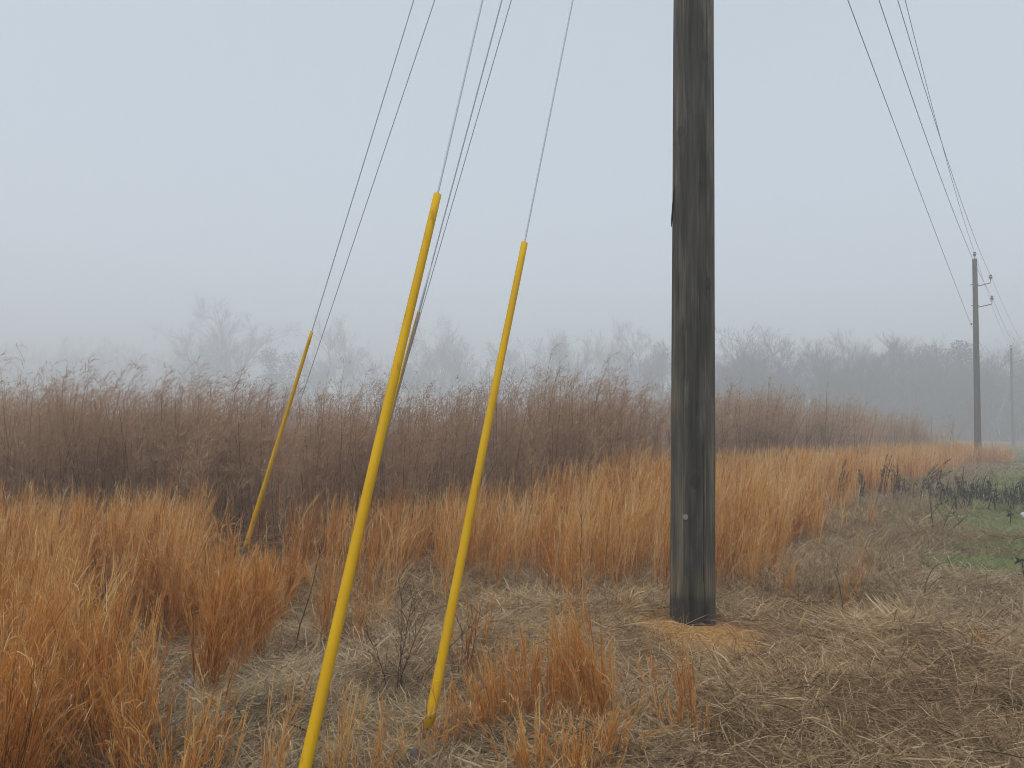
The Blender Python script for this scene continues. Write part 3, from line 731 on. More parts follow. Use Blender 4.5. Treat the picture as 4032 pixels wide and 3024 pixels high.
def green_cover():
    A = Acc()
    def patch(n, cx, cy, rx, ry, hgt_m, wide, tone, rot=0.0):
        a = rng.uniform(0, 6.28, n); r = np.sqrt(rng.random(n))
        u = r * np.cos(a) * rx; v = r * np.sin(a) * ry
        x = cx + u * math.cos(rot) - v * math.sin(rot); y = cy + u * math.sin(rot) + v * math.cos(rot)
        k = (wav(x, y, 2.4, 41) + rng.normal(0, 0.5, n) > -0.5 + 1.2 * (r - 0.55)); x = x[k]; y = y[k]; n = len(x)
        P = bend(np.stack([x, y, hgt(x, y)], 1), rng.uniform(0, 6.28, n), hgt_m * rng.uniform(0.5, 1.4, n), rng.uniform(0.2, 1.3, n), rng.uniform(0, 1.2, n), 3)
        t = tone + rng.normal(0, 0.16, n) + 0.1 * wav(x, y, 1.5, 42)
        A.strands(P, (wide * rng.uniform(0.6, 1.4, (n, 1))) * np.array([0.9, 1, 0.15])[None], rside(n, 0.8), np.repeat(palette(GREEN, t)[:, None], 3, 1))
    patch(30000, 8.5, 12.6, 2.8, 1.4, 0.10, 0.007, 0.66, 0.2)
    patch(16000, 7.0, 10.6, 2.2, 0.8, 0.07, 0.007, 0.42, 0.1)
    patch(9000, 6.4, 9.4, 1.4, 0.5, 0.09, 0.006, 0.75)
    patch(16000, 6.2, 10.0, 3.0, 2.3, 0.07, 0.0055, 0.45)
    patch(14000, 8.5, 14.5, 2.5, 2.6, 0.09, 0.008, 0.45, 0.6)
    patch(16000, 13.5, 20.5, 4.0, 3.2, 0.11, 0.013, 0.5, 0.9)
    patch(5000, 6.5, 9.3, 1.2, 0.4, 0.09, 0.006, 0.7)
    patch(26000, 10.6, 17.2, 3.8, 2.4, 0.11, 0.011, 0.36, 0.3)
    patch(9000, 8.2, 14.6, 2.0, 1.2, 0.08, 0.010, 0.33, 0.3)
    patch(22000, 17.5, 25.5, 7.0, 4.2, 0.12, 0.018, 0.55, 0.9)
    patch(16000, 32, 42, 14, 6.0, 0.14, 0.035, 0.55, 0.95)
    patch(14000, 52, 68, 20, 9.0, 0.16, 0.06, 0.55, 0.95)
    patch(6000, 4.9, 8.6, 1.7, 0.9, 0.055, 0.0045, 0.5)
    patch(2600, 3.55, 8.4, 0.9, 0.35, 0.06, 0.0045, 0.45)
    patch(1800, 3.35, 6.7, 0.5, 0.25, 0.05, 0.0045, 0.3)
    patch(1300, 4.9, 7.0, 0.45, 0.2, 0.06, 0.0045, 0.3)
    patch(900, 2.9, 8.2, 0.7, 0.2, 0.05, 0.0045, 0.5)
    patch(700, 3.1, 4.6, 0.3, 0.15, 0.05, 0.003, 0.3)
    patch(500, -0.65, 3.4, 0.12, 0.12, 0.09, 0.003, 0.45)
    patch(600, -3.6, 8.2, 0.3, 0.3, 0.45, 0.005, 0.3)
    patch(350, -0.1, 5.0, 0.2, 0.2, 0.07, 0.003, 0.5)
    patch(500, 1.0, 2.75, 0.25, 0.1, 0.05, 0.003, 0.4)
    tag(A.build('low_green_grass', M_GREEN), 'patches of low green grass and rosettes on the mown ground', 'green grass', kind='stuff')
green_cover()

# ------------------------------------------------------------------ tall brown weeds (dog fennel)
STEMC = [(0.09, 0.056, 0.042), (0.16, 0.10, 0.07), (0.28, 0.19, 0.13)]
def fennel(A, bx, by, H, phi, th0, nb, ntw, wide, tone, wind=0.0):
    n = len(bx)
    base = np.stack([bx, by, hgt(bx, by) - 0.02], 1)
    K = 8; s = np.linspace(0, 1, K)
    P = bend(base, phi, H, th0, rng.normal(0.02, 0.10, n), K, 2.0)
    P[:, 1:, :2] += np.cumsum(rng.normal(0, 0.007, (n, K - 1, 2)), 1)
    hook = np.clip((s - 0.68) / 0.32, 0, 1)[None] ** 1.6 * rng.uniform(-0.25, 1.0, (n, 1)) * rng.uniform(0, 1, (n, 1)) * (H / 2.3)[:, None]
    P[..., 0] += 0.24 * hook; P[..., 2] -= 0.10 * hook
    A.strands(P, np.array([1.5, 1.4, 1.3, 1.2, 1, 0.8, 0.5, 0.2])[None] * 0.0065 * wide, rside(n, 0.1), palette(STEMC, rng.random((n, 1)) * np.ones((1, K))))
    m = n * nb; idx = np.repeat(np.arange(n), nb)
    rel = np.where(rng.random(m) < 0.6, rng.uniform(0.5, 1.0, m), rng.uniform(0.12, 0.7, m))
    f = np.clip(rel, 0.15, 0.999) * (K - 1); i0 = f.astype(int); fr = (f - i0)[:, None]
    st = P[idx, i0] * (1 - fr) + P[idx, i0 + 1] * fr
    L = (0.13 + 0.50 * (1 - rel)) * rng.uniform(0.6, 1.25, m) * H[idx] / 2.2
    ph = rng.uniform(0, 6.28, m); w_ = wind * (0.4 + 1.6 * rel ** 2)
    ph = np.arctan2(np.sin(ph), np.cos(ph) + w_)
    K2 = 5
    Q = bend(st, ph, L, rng.uniform(0.2, 0.95, m), rng.uniform(-0.3, 1.1, m) + 2.0 * rel ** 3 * rng.random(m), K2, 1.6)
    tn = (tone[idx] + rng.normal(0, 0.10, m) + 0.10 * rel)[:, None]
    A.strands(Q, np.array([1, 0.9, 0.8, 0.6, 0.2])[None] * (0.0034 * wide), rside(m, 0.4), palette(FENNEL, tn - 0.1 + 0.15 * np.linspace(0, 1, K2)[None]))
    q = m * ntw; jd = np.repeat(np.arange(m), ntw)
    f = rng.uniform(0.3, 0.999, q) * (K2 - 1); i0 = f.astype(int); fr = (f - i0)[:, None]
    st = Q[jd, i0] * (1 - fr) + Q[jd, i0 + 1] * fr
    lt = rng.uniform(0.05, 0.15, q) * np.clip(L[jd] / 0.25, 0.6, 1.3)
    ph2 = ph[jd] + rng.normal(0, 0.8, q); ph2 = np.arctan2(np.sin(ph2), np.cos(ph2) + 0.5 * wind)
    X = bend(st, ph2, lt, rng.uniform(0.3, 1.3, q), rng.uniform(0.3, 1.7, q), 3, 1.2)
    A.strands(X, np.array([0.9, 1.0, 0.2])[None] * (0.0034 * wide) * rng.uniform(0.6, 1.5, (q, 1)), rside(q, 0.5), palette(FENNEL, tn[jd] + 0.12 + rng.normal(0, 0.10, (q, 1))))

def fennel_field():
    A = Acc()
    def scatter(n, x0, x1, depth, d0, nst, nb, ntw, wide, hk):
        x = rng.uniform(x0, x1, n); dd = d0 + depth * rng.random(n) ** 1.2; y = reed_y(x) + dd
        lump = wav(x, y, 0.85, 51); k = (rng.random(n) < np.clip(0.75 + 0.35 * lump, 0.15, 1)) & (np.abs(x) < 0.74 * y + 2); x, y, dd, lump = x[k], y[k], dd[k], lump[k]
        tr = rng.normal(0, 0.13, len(x)); hr = rng.uniform(0.84, 1.06, len(x))
        r_ = lambda v: np.repeat(v, nst)
        x, y, lump, dd, tr, hr = r_(x), r_(y), r_(lump), r_(dd), r_(tr), r_(hr); n = len(x)
        an = rng.uniform(0, 6.28, n); r = rng.uniform(0, 0.09, n)
        x = x + r * np.cos(an); y = y + r * np.sin(an)
        th = rng.uniform(0.0, 0.36, n) ** 1.2 + (rng.random(n) < 0.18) * rng.uniform(0.1, 0.6, n)
        H = hk(x, y) * (1 + 0.06 * lump + 0.04 * wav(x, y, 2.3, 52)) * hr * rng.uniform(0.72, 1.06, n) * np.clip(0.86 + dd * 0.2, 0.7, 1)
        tone = np.clip(0.44 + 0.08 * lump + tr + rng.normal(0, 0.06, n) + 0.12 * np.clip((x - 2) / 12, 0, 1), 0, 1)
        fennel(A, x, y, H, an, th, nb, ntw, wide, tone, 0.4)
    left = lambda x, y: 2.16 + 0.18 * np.clip((x + 3) / 3, -0.3, 1) + 0.03 * np.clip(y - 10, 0, 8)
    scatter(150, -10, 1.2, 2.2, 0.0, 7, 30, 6, 1.0, left)
    scatter(340, -13, 2.2, 5.5, 1.4, 6, 26, 6, 1.3, left)
    scatter(240, -18, 4, 8.0, 5.5, 5, 20, 4, 1.9, left)
    scatter(210, 0.6, 9, 4.0, 0.0, 6, 26, 5, 1.7, lambda x, y: 2.72 + 0 * x)
    scatter(260, 6, 22.0, 6.0, 0.0, 6, 22, 4, 2.6, lambda x, y: 2.95 - 0.045 * np.clip(x - 10, 0, 20))
    scatter(60, 20, 60, 14.0, 2.0, 5, 16, 3, 5.0, lambda x, y: 2.1 + 0 * x)
    o = A.build('brown_weed_thicket', M_FENNEL)
    tag(o, 'tall feathery brown dead weeds massed behind the orange grass', 'tall weeds', kind='stuff')
    print('fennel quads', sum(len(f) for f in A.F))
fennel_field()

def single_fennel(x, y, H, label, n=4, wide=1.0, tone=0.3):
    A = Acc(); an = rng.uniform(0, 6.28, n)
    fennel(A, x + 0.05 * np.cos(an), y + 0.05 * np.sin(an), H * rng.uniform(0.82, 1.0, n), an, rng.uniform(0.02, 0.25, n), 26, 5, wide, np.full(n, tone), 0.6)
    tag(A.build('tall_weed', M_FENNEL), label, 'tall weed', 'tall brown weeds standing out of the thicket')
single_fennel(3.1, 16.4, 2.55, 'dark tall weed with drooping plume just right of the big pole', 5, 1.5, 0.12)
single_fennel(-3.15, 9.3, 2.1, 'bushy dark tall weed right beside the leftmost yellow guard', 5, 1.05, 0.15)
single_fennel(-0.05, 10.6, 2.4, 'highest feathery weed standing between the two near yellow guards', 5, 1.05, 0.3)
single_fennel(20.2, 35.8, 2.5, 'last slender tall weed before the roadside pole', 4, 2.6, 0.5)

def lying_weeds():
    """dark matted fallen stems at the foot of the brown thicket"""
    A = Acc(); n = 2600
    x = np.concatenate([rng.uniform(-7, 2, 1700), rng.uniform(-6, -3.2, 900)]); y = reed_y(x) + np.concatenate([rng.uniform(-0.6, 0.8, 1700), rng.uniform(-1.0, 0.1, 900)])
    z = hgt(x, y) + rng.uniform(0, 0.35, n)
    P = bend(np.stack([x, y, z], 1), rng.normal(0, 0.5, n) + (rng.random(n) < 0.5) * math.pi, rng.uniform(0.3, 0.9, n), rng.uniform(1.1, 1.6, n), rng.uniform(-0.3, 0.5, n), 5)
    P[..., 2] = np.maximum(P[..., 2], 0.02)
    A.strands(P, np.array([1, 1, 1, 0.8, 0.2])[None] * 0.006 * rng.uniform(0.5, 1.3, (n, 1)), rside(n, 0.6), np.repeat(palette(FENNEL, rng.normal(0.35, 0.3, n))[:, None], 5, 1))
    tag(A.build('fallen_weed_stems', M_FENNEL), 'dark matted weed stems lying at the foot of the brown thicket', 'fallen weeds', kind='stuff')
lying_weeds()

# ------------------------------------------------------------------ single dead weeds
def stalk(A, base, H, phi, lean, curl, r, cols, nb=4, leaf=True, seed=0, droop=1.2, bl=0.18, leafw=0.02):
    g = np.random.default_rng(seed)
    b = np.array([[base[0], base[1], float(hgt(base[0], base[1])) - 0.02]])
    P = bend(b, np.array([phi]), np.array([H]), np.array([lean]), np.array([curl]), 8, 1.8)
    P[:, 1:, :2] += np.cumsum(g.normal(0, 0.006, (1, 7, 2)), 1)
    c = palette(cols, np.full((1, 8), 0.5))
    A.tubes(P, np.linspace(r, r * 0.35, 8)[None], 5, c)
    for k in range(nb):
        f = g.uniform(1.5, 6.9); i = int(f); st = P[:, i] * (1 - (f - i)) + P[:, i + 1] * (f - i)
        ph = g.uniform(0, 6.28); L = bl * g.uniform(0.5, 1.4)
        Q = bend(st, np.array([ph]), np.array([L]), np.array([g.uniform(0.3, 0.9)]), np.array([g.uniform(-0.2, 0.6)]), 5)
        A.tubes(Q, np.linspace(r * 0.5, r * 0.2, 5)[None], 4, c[:, :5])
        if leaf:
            for q in range(2):
                j = g.integers(2, 5)
                X = bend(Q[:, j], np.array([g.uniform(0, 6.28)]), np.array([g.uniform(0.04, 0.09)]), np.array([g.uniform(0.9, 2.0)]), np.array([droop]), 4)
                A.strands(X, np.array([[0.3, 1, 0.8, 0.1]]) * leafw * g.uniform(0.5, 1.2), g.normal(0, 1, (1, 3)) * np.array([1, 1, 0.2]) / 1.3, palette(cols, np.full((1, 4), g.uniform(0.1, 1))))
    if leaf:
        for q in range(nb + 2):
            f = g.uniform(2.5, 6.9); i = int(f); st = P[:, i] * (1 - (f - i)) + P[:, i + 1] * (f - i)
            X = bend(st, np.array([g.uniform(0, 6.28)]), np.array([g.uniform(0.05, 0.11)]), np.array([g.uniform(1.2, 2.4)]), np.array([0.6]), 4)
            A.strands(X, np.array([[0.3, 1, 0.8, 0.1]]) * leafw * g.uniform(0.5, 1.2), g.normal(0, 1, (1, 3)) * np.array([1, 1, 0.2]) / 1.3, palette(cols, np.full((1, 4), g.uniform(0.1, 1))))
    return P

BGRP = 'blackened dead weeds on the mown ground'
def weed(name, base, H, label, phi=0.0, lean=0.1, curl=0.2, r=0.006, cols=BLACK, group=None, **kw):
    A = Acc(); stalk(A, base, H, phi, lean, curl, r, cols, **kw)
    tag(A.build(name, M_BLACK), label, 'dead weed', group)
protos = []
for k in range(7):
    A = Acc()
    for q in range(3): stalk(A, (0.05 * math.cos(2.1 * q), 0.05 * math.sin(2.1 * q)), 0.34 * (1 - 0.2 * q), 1.0 * k + q, 0.12, 0.2, 0.010, BLACK, nb=1 + k % 2, seed=60 + k + 31 * q, bl=0.06, leafw=0.022, droop=0.9)
    z0 = float(hgt(0, 0))
    for v in A.V: v[:, 2] -= z0
    protos.append(A)
def black_patch():
    spots = []
    while len(spots) < 130:
        x, y = rng.uniform(8.2, 15.2), rng.uniform(14.6, 21.5)
        if x > 0.70 * y + 0.5: continue
        if x < edge_x(y) + 0.25: continue
        dens = math.exp(-(((x - 11.4) / 2.2) ** 2 + ((y - 17.2) / 1.3) ** 2))
        if rng.random() > dens + 0.12: continue
        spots.append((x, y))
    meshes = []
    for k, (x, y) in enumerate(spots):
        i = k % 7
        if k < 7:
            o = protos[i].build('blackened_weed', M_BLACK); meshes.append(o)
        else:
            o = meshes[i].copy(); COL.objects.link(o)
        s = rng.uniform(0.65, 1.45)
        o.location = (x, y, float(hgt(x, y))); o.rotation_euler = (0, 0, rng.uniform(0, 6.28)); o.scale = (s * rng.uniform(0.8, 1.2), s, s * rng.uniform(0.9, 1.3))
        tag(o, 'small blackened dead weed in the dark patch beyond the green grass', 'dead weed', BGRP)
black_patch()
for (x, y, H, phi, lean, lb) in (
    (9.45, 15.9, 0.50, 0.0, 0.1, 'upright black weed at the near edge of the dark weed patch'),
    (8.35, 12.9, 0.34, 0.5, 0.1, 'black weed with hanging leaves in front of the dark patch, left of the white scrap'),
    (8.85, 13.2, 0.40, 2.5, 0.2, 'shaggy black weed standing in bright green grass beside the white scrap'),
    (9.2, 12.9, 0.28, 0.3, 0.3, 'low black weed leaning right beside the white scrap'),
    (5.35, 8.05, 0.30, 1.5, 0.05, 'short black withered weed alone in tan grass by the right edge of the picture'),
    (5.3, 7.55, 0.42, 3.0, 0.15, 'tall black weed cut by the right edge of the picture')):
    weed('dead_weed', (x, y), H, lb, phi, lean, 0.2, 0.007, group=BGRP, nb=5, seed=int(x * 100), leafw=0.03)
DK = [(0.05, 0.034, 0.027), (0.085, 0.059, 0.046), (0.13, 0.09, 0.065)]
# dark seed stalks at the verge
def dock(x, y, H, n, label, phi, lean, seed):
    A = Acc(); g = np.random.default_rng(seed)
    for k in range(n):
        P = stalk(A, (x + g.normal(0, 0.05), y + g.normal(0, 0.05)), H * g.uniform(0.6, 1.0), phi + g.normal(0, 0.2), lean * g.uniform(0.7, 1.1), 0.35, 0.008, DK, nb=0, leaf=False, seed=seed + k)
        m = 70; f = g.uniform(1.2, 6.9, m); i = f.astype(int); fr = (f - i)[:, None]
        st = P[0, i] * (1 - fr) + P[0, i + 1] * fr
        X = bend(st, g.uniform(0, 6.28, m), g.uniform(0.03, 0.09, m), g.uniform(0.2, 1.0, m), g.uniform(0, 0.5, m), 3)
        A.strands(X, np.array([[0.6, 1, 0.2]]) * 0.016, rside(m), palette(DK, g.random(m))[:, None] * np.ones((1, 3, 1)))
    tag(A.build('seed_stalk', M_BLACK), label, 'dead weed', 'dark seed stalks along the verge')
dock(9.75, 18.6, 1.35, 6, 'dark brown seed stalks leaning hard right over the verge', 0.0, 0.7, 301)
dock(7.9, 16.6, 1.15, 4, 'dark brown spiky seed stalks upright left of the leaning ones', 0.1, 0.12, 305)
dock(6.7, 15.6, 1.0, 3, 'dark brown seed stalks nearest the big pole among orange verge grass', 0.2, 0.1, 309)
dock(8.7, 17.4, 0.9, 6, 'cluster of short upright dark stalks just left of the leaning ones', 1.0, 0.08, 313)
dock(7.3, 16.1, 0.75, 5, 'low dark clump of seed stalks at the foot of the orange verge grass', 1.0, 0.1, 317)
# branched brown weed with hanging black leaves at the verge
A = Acc()
stalk(A, (6.35, 11.6), 0.62, 1.6, 0.15, 0.2, 0.008, DK, nb=5, seed=401, bl=0.25, leafw=0.03)
stalk(A, (6.4, 11.6), 0.75, 0.0, 0.55, -0.1, 0.008, DK, nb=5, seed=402, bl=0.25, leafw=0.035)
stalk(A, (6.4, 11.58), 0.6, -0.2, 0.95, -0.4, 0.008, DK, nb=3, seed=403, bl=0.2, leafw=0.03)
tag(A.build('dead_weed', M_BLACK), 'branching dead weed with hanging black leaves left of the bright green grass', 'dead weed')
# thin bare stems in the open ground
weed('withered_plant', (2.72, 6.35), 0.42, 'thin bare upright stem curving left in flattened grass right of the big pole', 2.6, 0.02, 0.35, 0.005, cols=DK, nb=0, leaf=False, seed=1)
A = Acc()
stalk(A, (3.93, 7.35), 0.46, 0.2, 0.05, 1.7, 0.006, DK, nb=0, leaf=False, seed=5)
stalk(A, (3.96, 7.35), 0.36, 0.0, 0.25, 2.2, 0.005, DK, nb=0, leaf=False, seed=6)
tag(A.build('withered_plant', M_BLACK), 'bent hooked brown stem arching right over flattened grass', 'dead weed')
weed('withered_plant', (-1.5, 5.45), 0.78, 'thin dark stem leaning right between the left grass and the nearest guard', 0.1, 0.24, 0.03, 0.005, cols=DK, nb=7, leaf=False, seed=9, bl=0.1)
A = Acc()
for k in range(5): stalk(A, (-0.68 + 0.02 * k, 4.55), 0.5 + 0.05 * k, [2.6, 0.3, 0.9, 2.0, 0.1][k], [0.45, 0.35, 0.15, 0.1, 0.7][k], 0.15, 0.0036, DK, nb=12, leaf=False, seed=20 + k, bl=0.16)
g = rng; m = 420
X = bend(np.stack([-0.70 + g.normal(0, 0.16, m), 4.6 + g.normal(0, 0.07, m), 0.28 + g.normal(0, 0.11, m)], 1), g.uniform(0, 6.28, m), g.uniform(0.05, 0.14, m), g.uniform(1.0, 2.4, m), g.uniform(0, 0.8, m), 3)
A.strands(X, np.array([[0.6, 1, 0.2]]) * 0.003, rside(m), palette(FENNEL, g.random(m))[:, None] * np.ones((1, 3, 1)))
tag(A.build('dead_weed', M_BLACK), 'branching dark dead weed standing between the two near yellow guards', 'dead weed')
weed('dead_weed', (0.62, 6.75), 0.85, 'dark upright dead weed among orange grass left of the big pole', 1.5, 0.04, 0.1, 0.005, cols=DK, nb=9, leaf=False, seed=33, bl=0.14)
weed('dead_weed', (-2.25, 4.35), 0.85, 'dark bare stem rising through the left foreground grass', 2.2, 0.1, 0.05, 0.0055, cols=DK, nb=4, leaf=False, seed=35, bl=0.1)
weed('dead_weed', (-3.85, 6.6), 0.85, 'dark stem standing in the grass near the left edge of the picture', 1.5, 0.03, 0.05, 0.006, cols=DK, nb=5, leaf=False, seed=37, bl=0.12)

# ------------------------------------------------------------------ litter and leaves
M_LEAF = principled('dead_leaf', (0.13, 0.036, 0.018), 0.7, color2=(0.07, 0.022, 0.013), nscale=30)
M_PALELEAF = principled('pale_dead_leaf', (0.30, 0.22, 0.13), 0.8, color2=(0.20, 0.14, 0.08), nscale=30)
M_PLASTIC = principled('dull_plastic', (0.26, 0.26, 0.28), 0.5, color2=(0.15, 0.14, 0.16), nscale=25)
M_WHITE = principled('white_litter', (0.6, 0.6, 0.58), 0.6, color2=(0.4, 0.4, 0.38), nscale=20)
def leaf_obj(x, y, s, seed, mat, label, group, z=0.045):
    g = np.random.default_rng(seed); bm = bmesh.new(); n = 7; rows = []
    for i in range(n):
        t = i / (n - 1); wd = math.sin(math.pi * min(1, t * 0.95 + 0.03)) ** 0.7 * 0.42 * (1 + 0.15 * g.normal())
        rows.append([bm.verts.new((s * (t - 0.5), s * wd * q, s * (0.28 * q * q + 0.5 * (t - 0.5) ** 2 + 0.03 * g.normal()))) for q in (-1, -0.5, 0, 0.5, 1)])
    for a, b in zip(rows, rows[1:]):
        for k in range(4): bm.faces.new((a[k], b[k], b[k + 1], a[k + 1]))
    top = bm.faces[:]
    r = bmesh.ops.extrude_face_region(bm, geom=top)
    for v in [e for e in r['geom'] if isinstance(e, bmesh.types.BMVert)]: v.co.z += 0.0012
    o = bm_obj('fallen_leaf', bm, mat)
    o.location = (x, y, float(hgt(x, y)) + z); o.rotation_euler = (g.uniform(-0.7, 0.7), g.uniform(-0.7, 0.7), g.uniform(0, 6.28))
    tag(o, label, 'leaf', group)
for k, (x, y, s) in enumerate(((2.07, 5.25, 0.07), (2.48, 5.2, 0.07), (2.70, 3.42, 0.075), (2.75, 6.0, 0.06), (2.55, 4.1, 0.06), (3.1, 3.75, 0.06), (3.05, 2.95, 0.06), (4.55, 8.9, 0.07), (3.25, 5.35, 0.06), (2.2, 4.5, 0.06), (4.4, 6.8, 0.07))):
    leaf_obj(x, y, s, 500 + k, M_LEAF, 'curled dark red fallen leaf on the flattened dead grass', 'red fallen leaves on the dead grass')
for k, (x, y, s) in enumerate(((2.1, 5.75, 0.045), (2.25, 5.65, 0.045), (3.05, 5.1, 0.045), (3.3, 4.3, 0.04), (3.6, 5.0, 0.04), (1.95, 3.9, 0.06), (0.95, 6.0, 0.04), (2.35, 4.15, 0.045))):
    leaf_obj(x, y, s, 530 + k, M_PALELEAF, 'curled pale tan fallen leaf on the flattened dead grass', 'pale fallen leaves on the dead grass')

def crumpled(name, loc, size, seed, mat, label, cat='litter', rot=0.0):
    bm = bmesh.new(); bmesh.ops.create_icosphere(bm, subdivisions=3, radius=0.5)
    g = np.random.default_rng(seed); k = g.normal(0, 4, (8, 3)); p = g.uniform(0, 6.28, 8)
    for v in bm.verts:
        q = np.array(v.co); d = sum(abs(math.sin(float(a @ q) + b)) for a, b in zip(k, p)) / 8
        v.co = Vector((v.co.x * size[0], v.co.y * size[1], v.co.z * size[2])) * (0.45 + 0.95 * d)
    o = bm_obj(name, bm, mat, smooth=False)
    o.location = (loc[0], loc[1], float(hgt(loc[0], loc[1])) + loc[2]); o.rotation_euler = (0.1, 0.2, rot)
    tag(o, label, cat)
crumpled('plastic_scrap', (-0.42, 3.64, 0.05), (0.045, 0.03, 0.11), 1, M_PLASTIC, 'crumpled clear-grey plastic scrap below the guard that ends above the grass')
crumpled('white_scrap', (9.04, 13.6, 0.10), (0.12, 0.10, 0.10), 2, M_WHITE, 'white crumpled scrap lying on bright green grass by black weeds')
crumpled('white_scrap', (10.52, 15.7, 0.06), (0.08, 0.06, 0.05), 3, M_WHITE, 'small white scrap at the right edge, before the dark weed patch')
crumpled('paper_scrap', (2.37, 6.05, 0.07), (0.05, 0.04, 0.02), 4, M_PLASTIC, 'tiny whitish scrap on the hump of flattened grass right of the pole')
crumpled('paper_scrap', (-2.05, 8.1, 0.35), (0.06, 0.05, 0.06), 5, M_PLASTIC, 'tiny pale scrap caught in orange grass right of the leftmost guard')
crumpled('paper_scrap', (-1.84, 4.55, 0.08), (0.07, 0.06, 0.06), 6, M_PLASTIC, 'tiny pale scrap low in the left foreground grass')

# ------------------------------------------------------------------ trees in the fog
BARKC = [(0.045, 0.037, 0.032), (0.075, 0.062, 0.052), (0.11, 0.09, 0.075)]
def bare_tree(seed, H, spread, fork=0.25, dens=1.0, ribbon=0.026, upright=0.5):
    g = random.Random(seed)
    trunk, twig = Acc(), Acc()
    bins = {0: [], 1: [], 2: [], 3: [], 4: []}
    def grow(p, d, L, r, lev):
        K = 6; pts = [p.copy()]; rad = [r]
        for k in range(K - 1):
            d = (d + Vector((g.gauss(0, 0.13), g.gauss(0, 0.13), g.gauss(0, 0.08) + (0.05 * upright if lev > 0 else 0.06)))).normalized()
            pts.append(pts[-1] + d * (L / (K - 1))); rad.append(r * (1 - 0.72 * (k + 1) / (K - 1)))
        bins[lev].append((pts, rad))
        if lev == 4: return
        nc = int({0: 7, 1: 8, 2: 7, 3: 8}[lev] * dens * g.uniform(0.8, 1.2))
        for c in range(nc):
            t = (fork + (1 - fork) * (c + g.random()) / nc) if lev == 0 else g.uniform(0.25, 1.0)
            f = min(t, 0.999) * (K - 1); i = int(f); q = pts[i].lerp(pts[i + 1], f - i); dd = (pts[i + 1] - pts[i]).normalized()
            az = g.uniform(0, 2 * math.pi) if lev else c * 2.4 + g.uniform(-0.5, 0.5)
            perp = dd.orthogonal().normalized(); perp = Matrix.Rotation(az, 3, dd) @ perp
            ang = (g.uniform(0.35, 0.75) * (1.25 - 0.5 * t) if lev == 0 else g.uniform(0.4, 0.95)) * spread
            nd = (dd * math.cos(ang) + perp * math.sin(ang)).normalized()
            rl = {0: 1.0 + 0.25 * t, 1: 0.46, 2: 0.48, 3: 0.55}[lev]
            grow(q, nd, L * rl * g.uniform(0.75, 1.12), max(0.012, rad[i] * (0.75 if lev == 0 else 0.6)), lev + 1)
    grow(Vector((0, 0, -0.3)), Vector((g.gauss(0, 0.05), g.gauss(0, 0.05), 1)), H * 0.42, H * 0.019, 0)
    for lev, L in bins.items():
        if not L: continue
        P = np.array([[tuple(v) for v in a] for a, b in L]); Rr = np.array([b for a, b in L])
        c = palette(BARKC, np.random.default_rng(seed + lev).uniform(0, 1, (len(L), 1)) * np.ones((1, P.shape[1])))
        if lev <= 1: trunk.tubes(P, Rr, 7 if lev == 0 else 5, c)
        elif lev == 2: twig.tubes(P, np.maximum(Rr, 0.015), 3, c)
        else: twig.strands(P, np.linspace(1.0, 0.35, P.shape[1])[None] * ribbon * (1.2 if lev == 3 else 0.8), rside(len(L)), c)
    return trunk, twig

def leafy_tree(seed, H, W, n=9000, lobes=16):
    g = np.random.default_rng(seed); trunk, cr = Acc(), Acc()
    P = np.zeros((1, 6, 3)); P[0, :, 2] = np.linspace(-0.3, H * 0.8, 6); P[0, :, 0] = np.cumsum(g.normal(0, 0.05, 6))
    trunk.tubes(P, np.linspace(H * 0.022, H * 0.006, 6)[None], 7, np.array([0.06, 0.05, 0.042]))
    cen = []
    for k in range(lobes):
        a = g.uniform(0, 6.28); t = g.uniform(0.12, 0.9); rr = W * 0.5 * math.sqrt(max(0.05, 1 - ((t - 0.45) / 0.58) ** 2)) * g.uniform(0.35, 0.8)
        cen.append((rr * math.cos(a), rr * math.sin(a), H * t, W * g.uniform(0.13, 0.24)))
    cen = np.array(cen); i = g.integers(0, lobes, n)
    d = g.normal(size=(n, 3)); d /= np.linalg.norm(d, axis=1, keepdims=True)
    p = cen[i, :3] + d * (cen[i, 3] * g.random(n) ** 0.4)[:, None]
    ph = g.uniform(0, 6.28, n)
    Q = bend(p, ph, g.uniform(0.2, 0.5, n), g.uniform(0.2, 2.2, n), g.uniform(0, 1, n), 3)
    cr.strands(Q, np.array([[0.5, 1, 0.15]]) * g.uniform(0.08, 0.2, (n, 1)), rside(n, 0.7), palette([(0.03, 0.035, 0.022), (0.055, 0.058, 0.036), (0.085, 0.075, 0.05)], g.random(n))[:, None] * np.ones((1, 3, 1)))
    # limbs up to the lobes
    L = np.zeros((lobes, 5, 3)); z = cen[:, 2] * 0.55
    for q in range(5):
        t = q / 4; L[:, q, :2] = cen[:, :2] * t; L[:, q, 2] = z + (cen[:, 2] - z) * t ** 0.8
    trunk.tubes(L, np.linspace(H * 0.009, H * 0.003, 5)[None] * np.ones((lobes, 1)), 5, np.array([0.06, 0.05, 0.042]))
    return trunk, cr

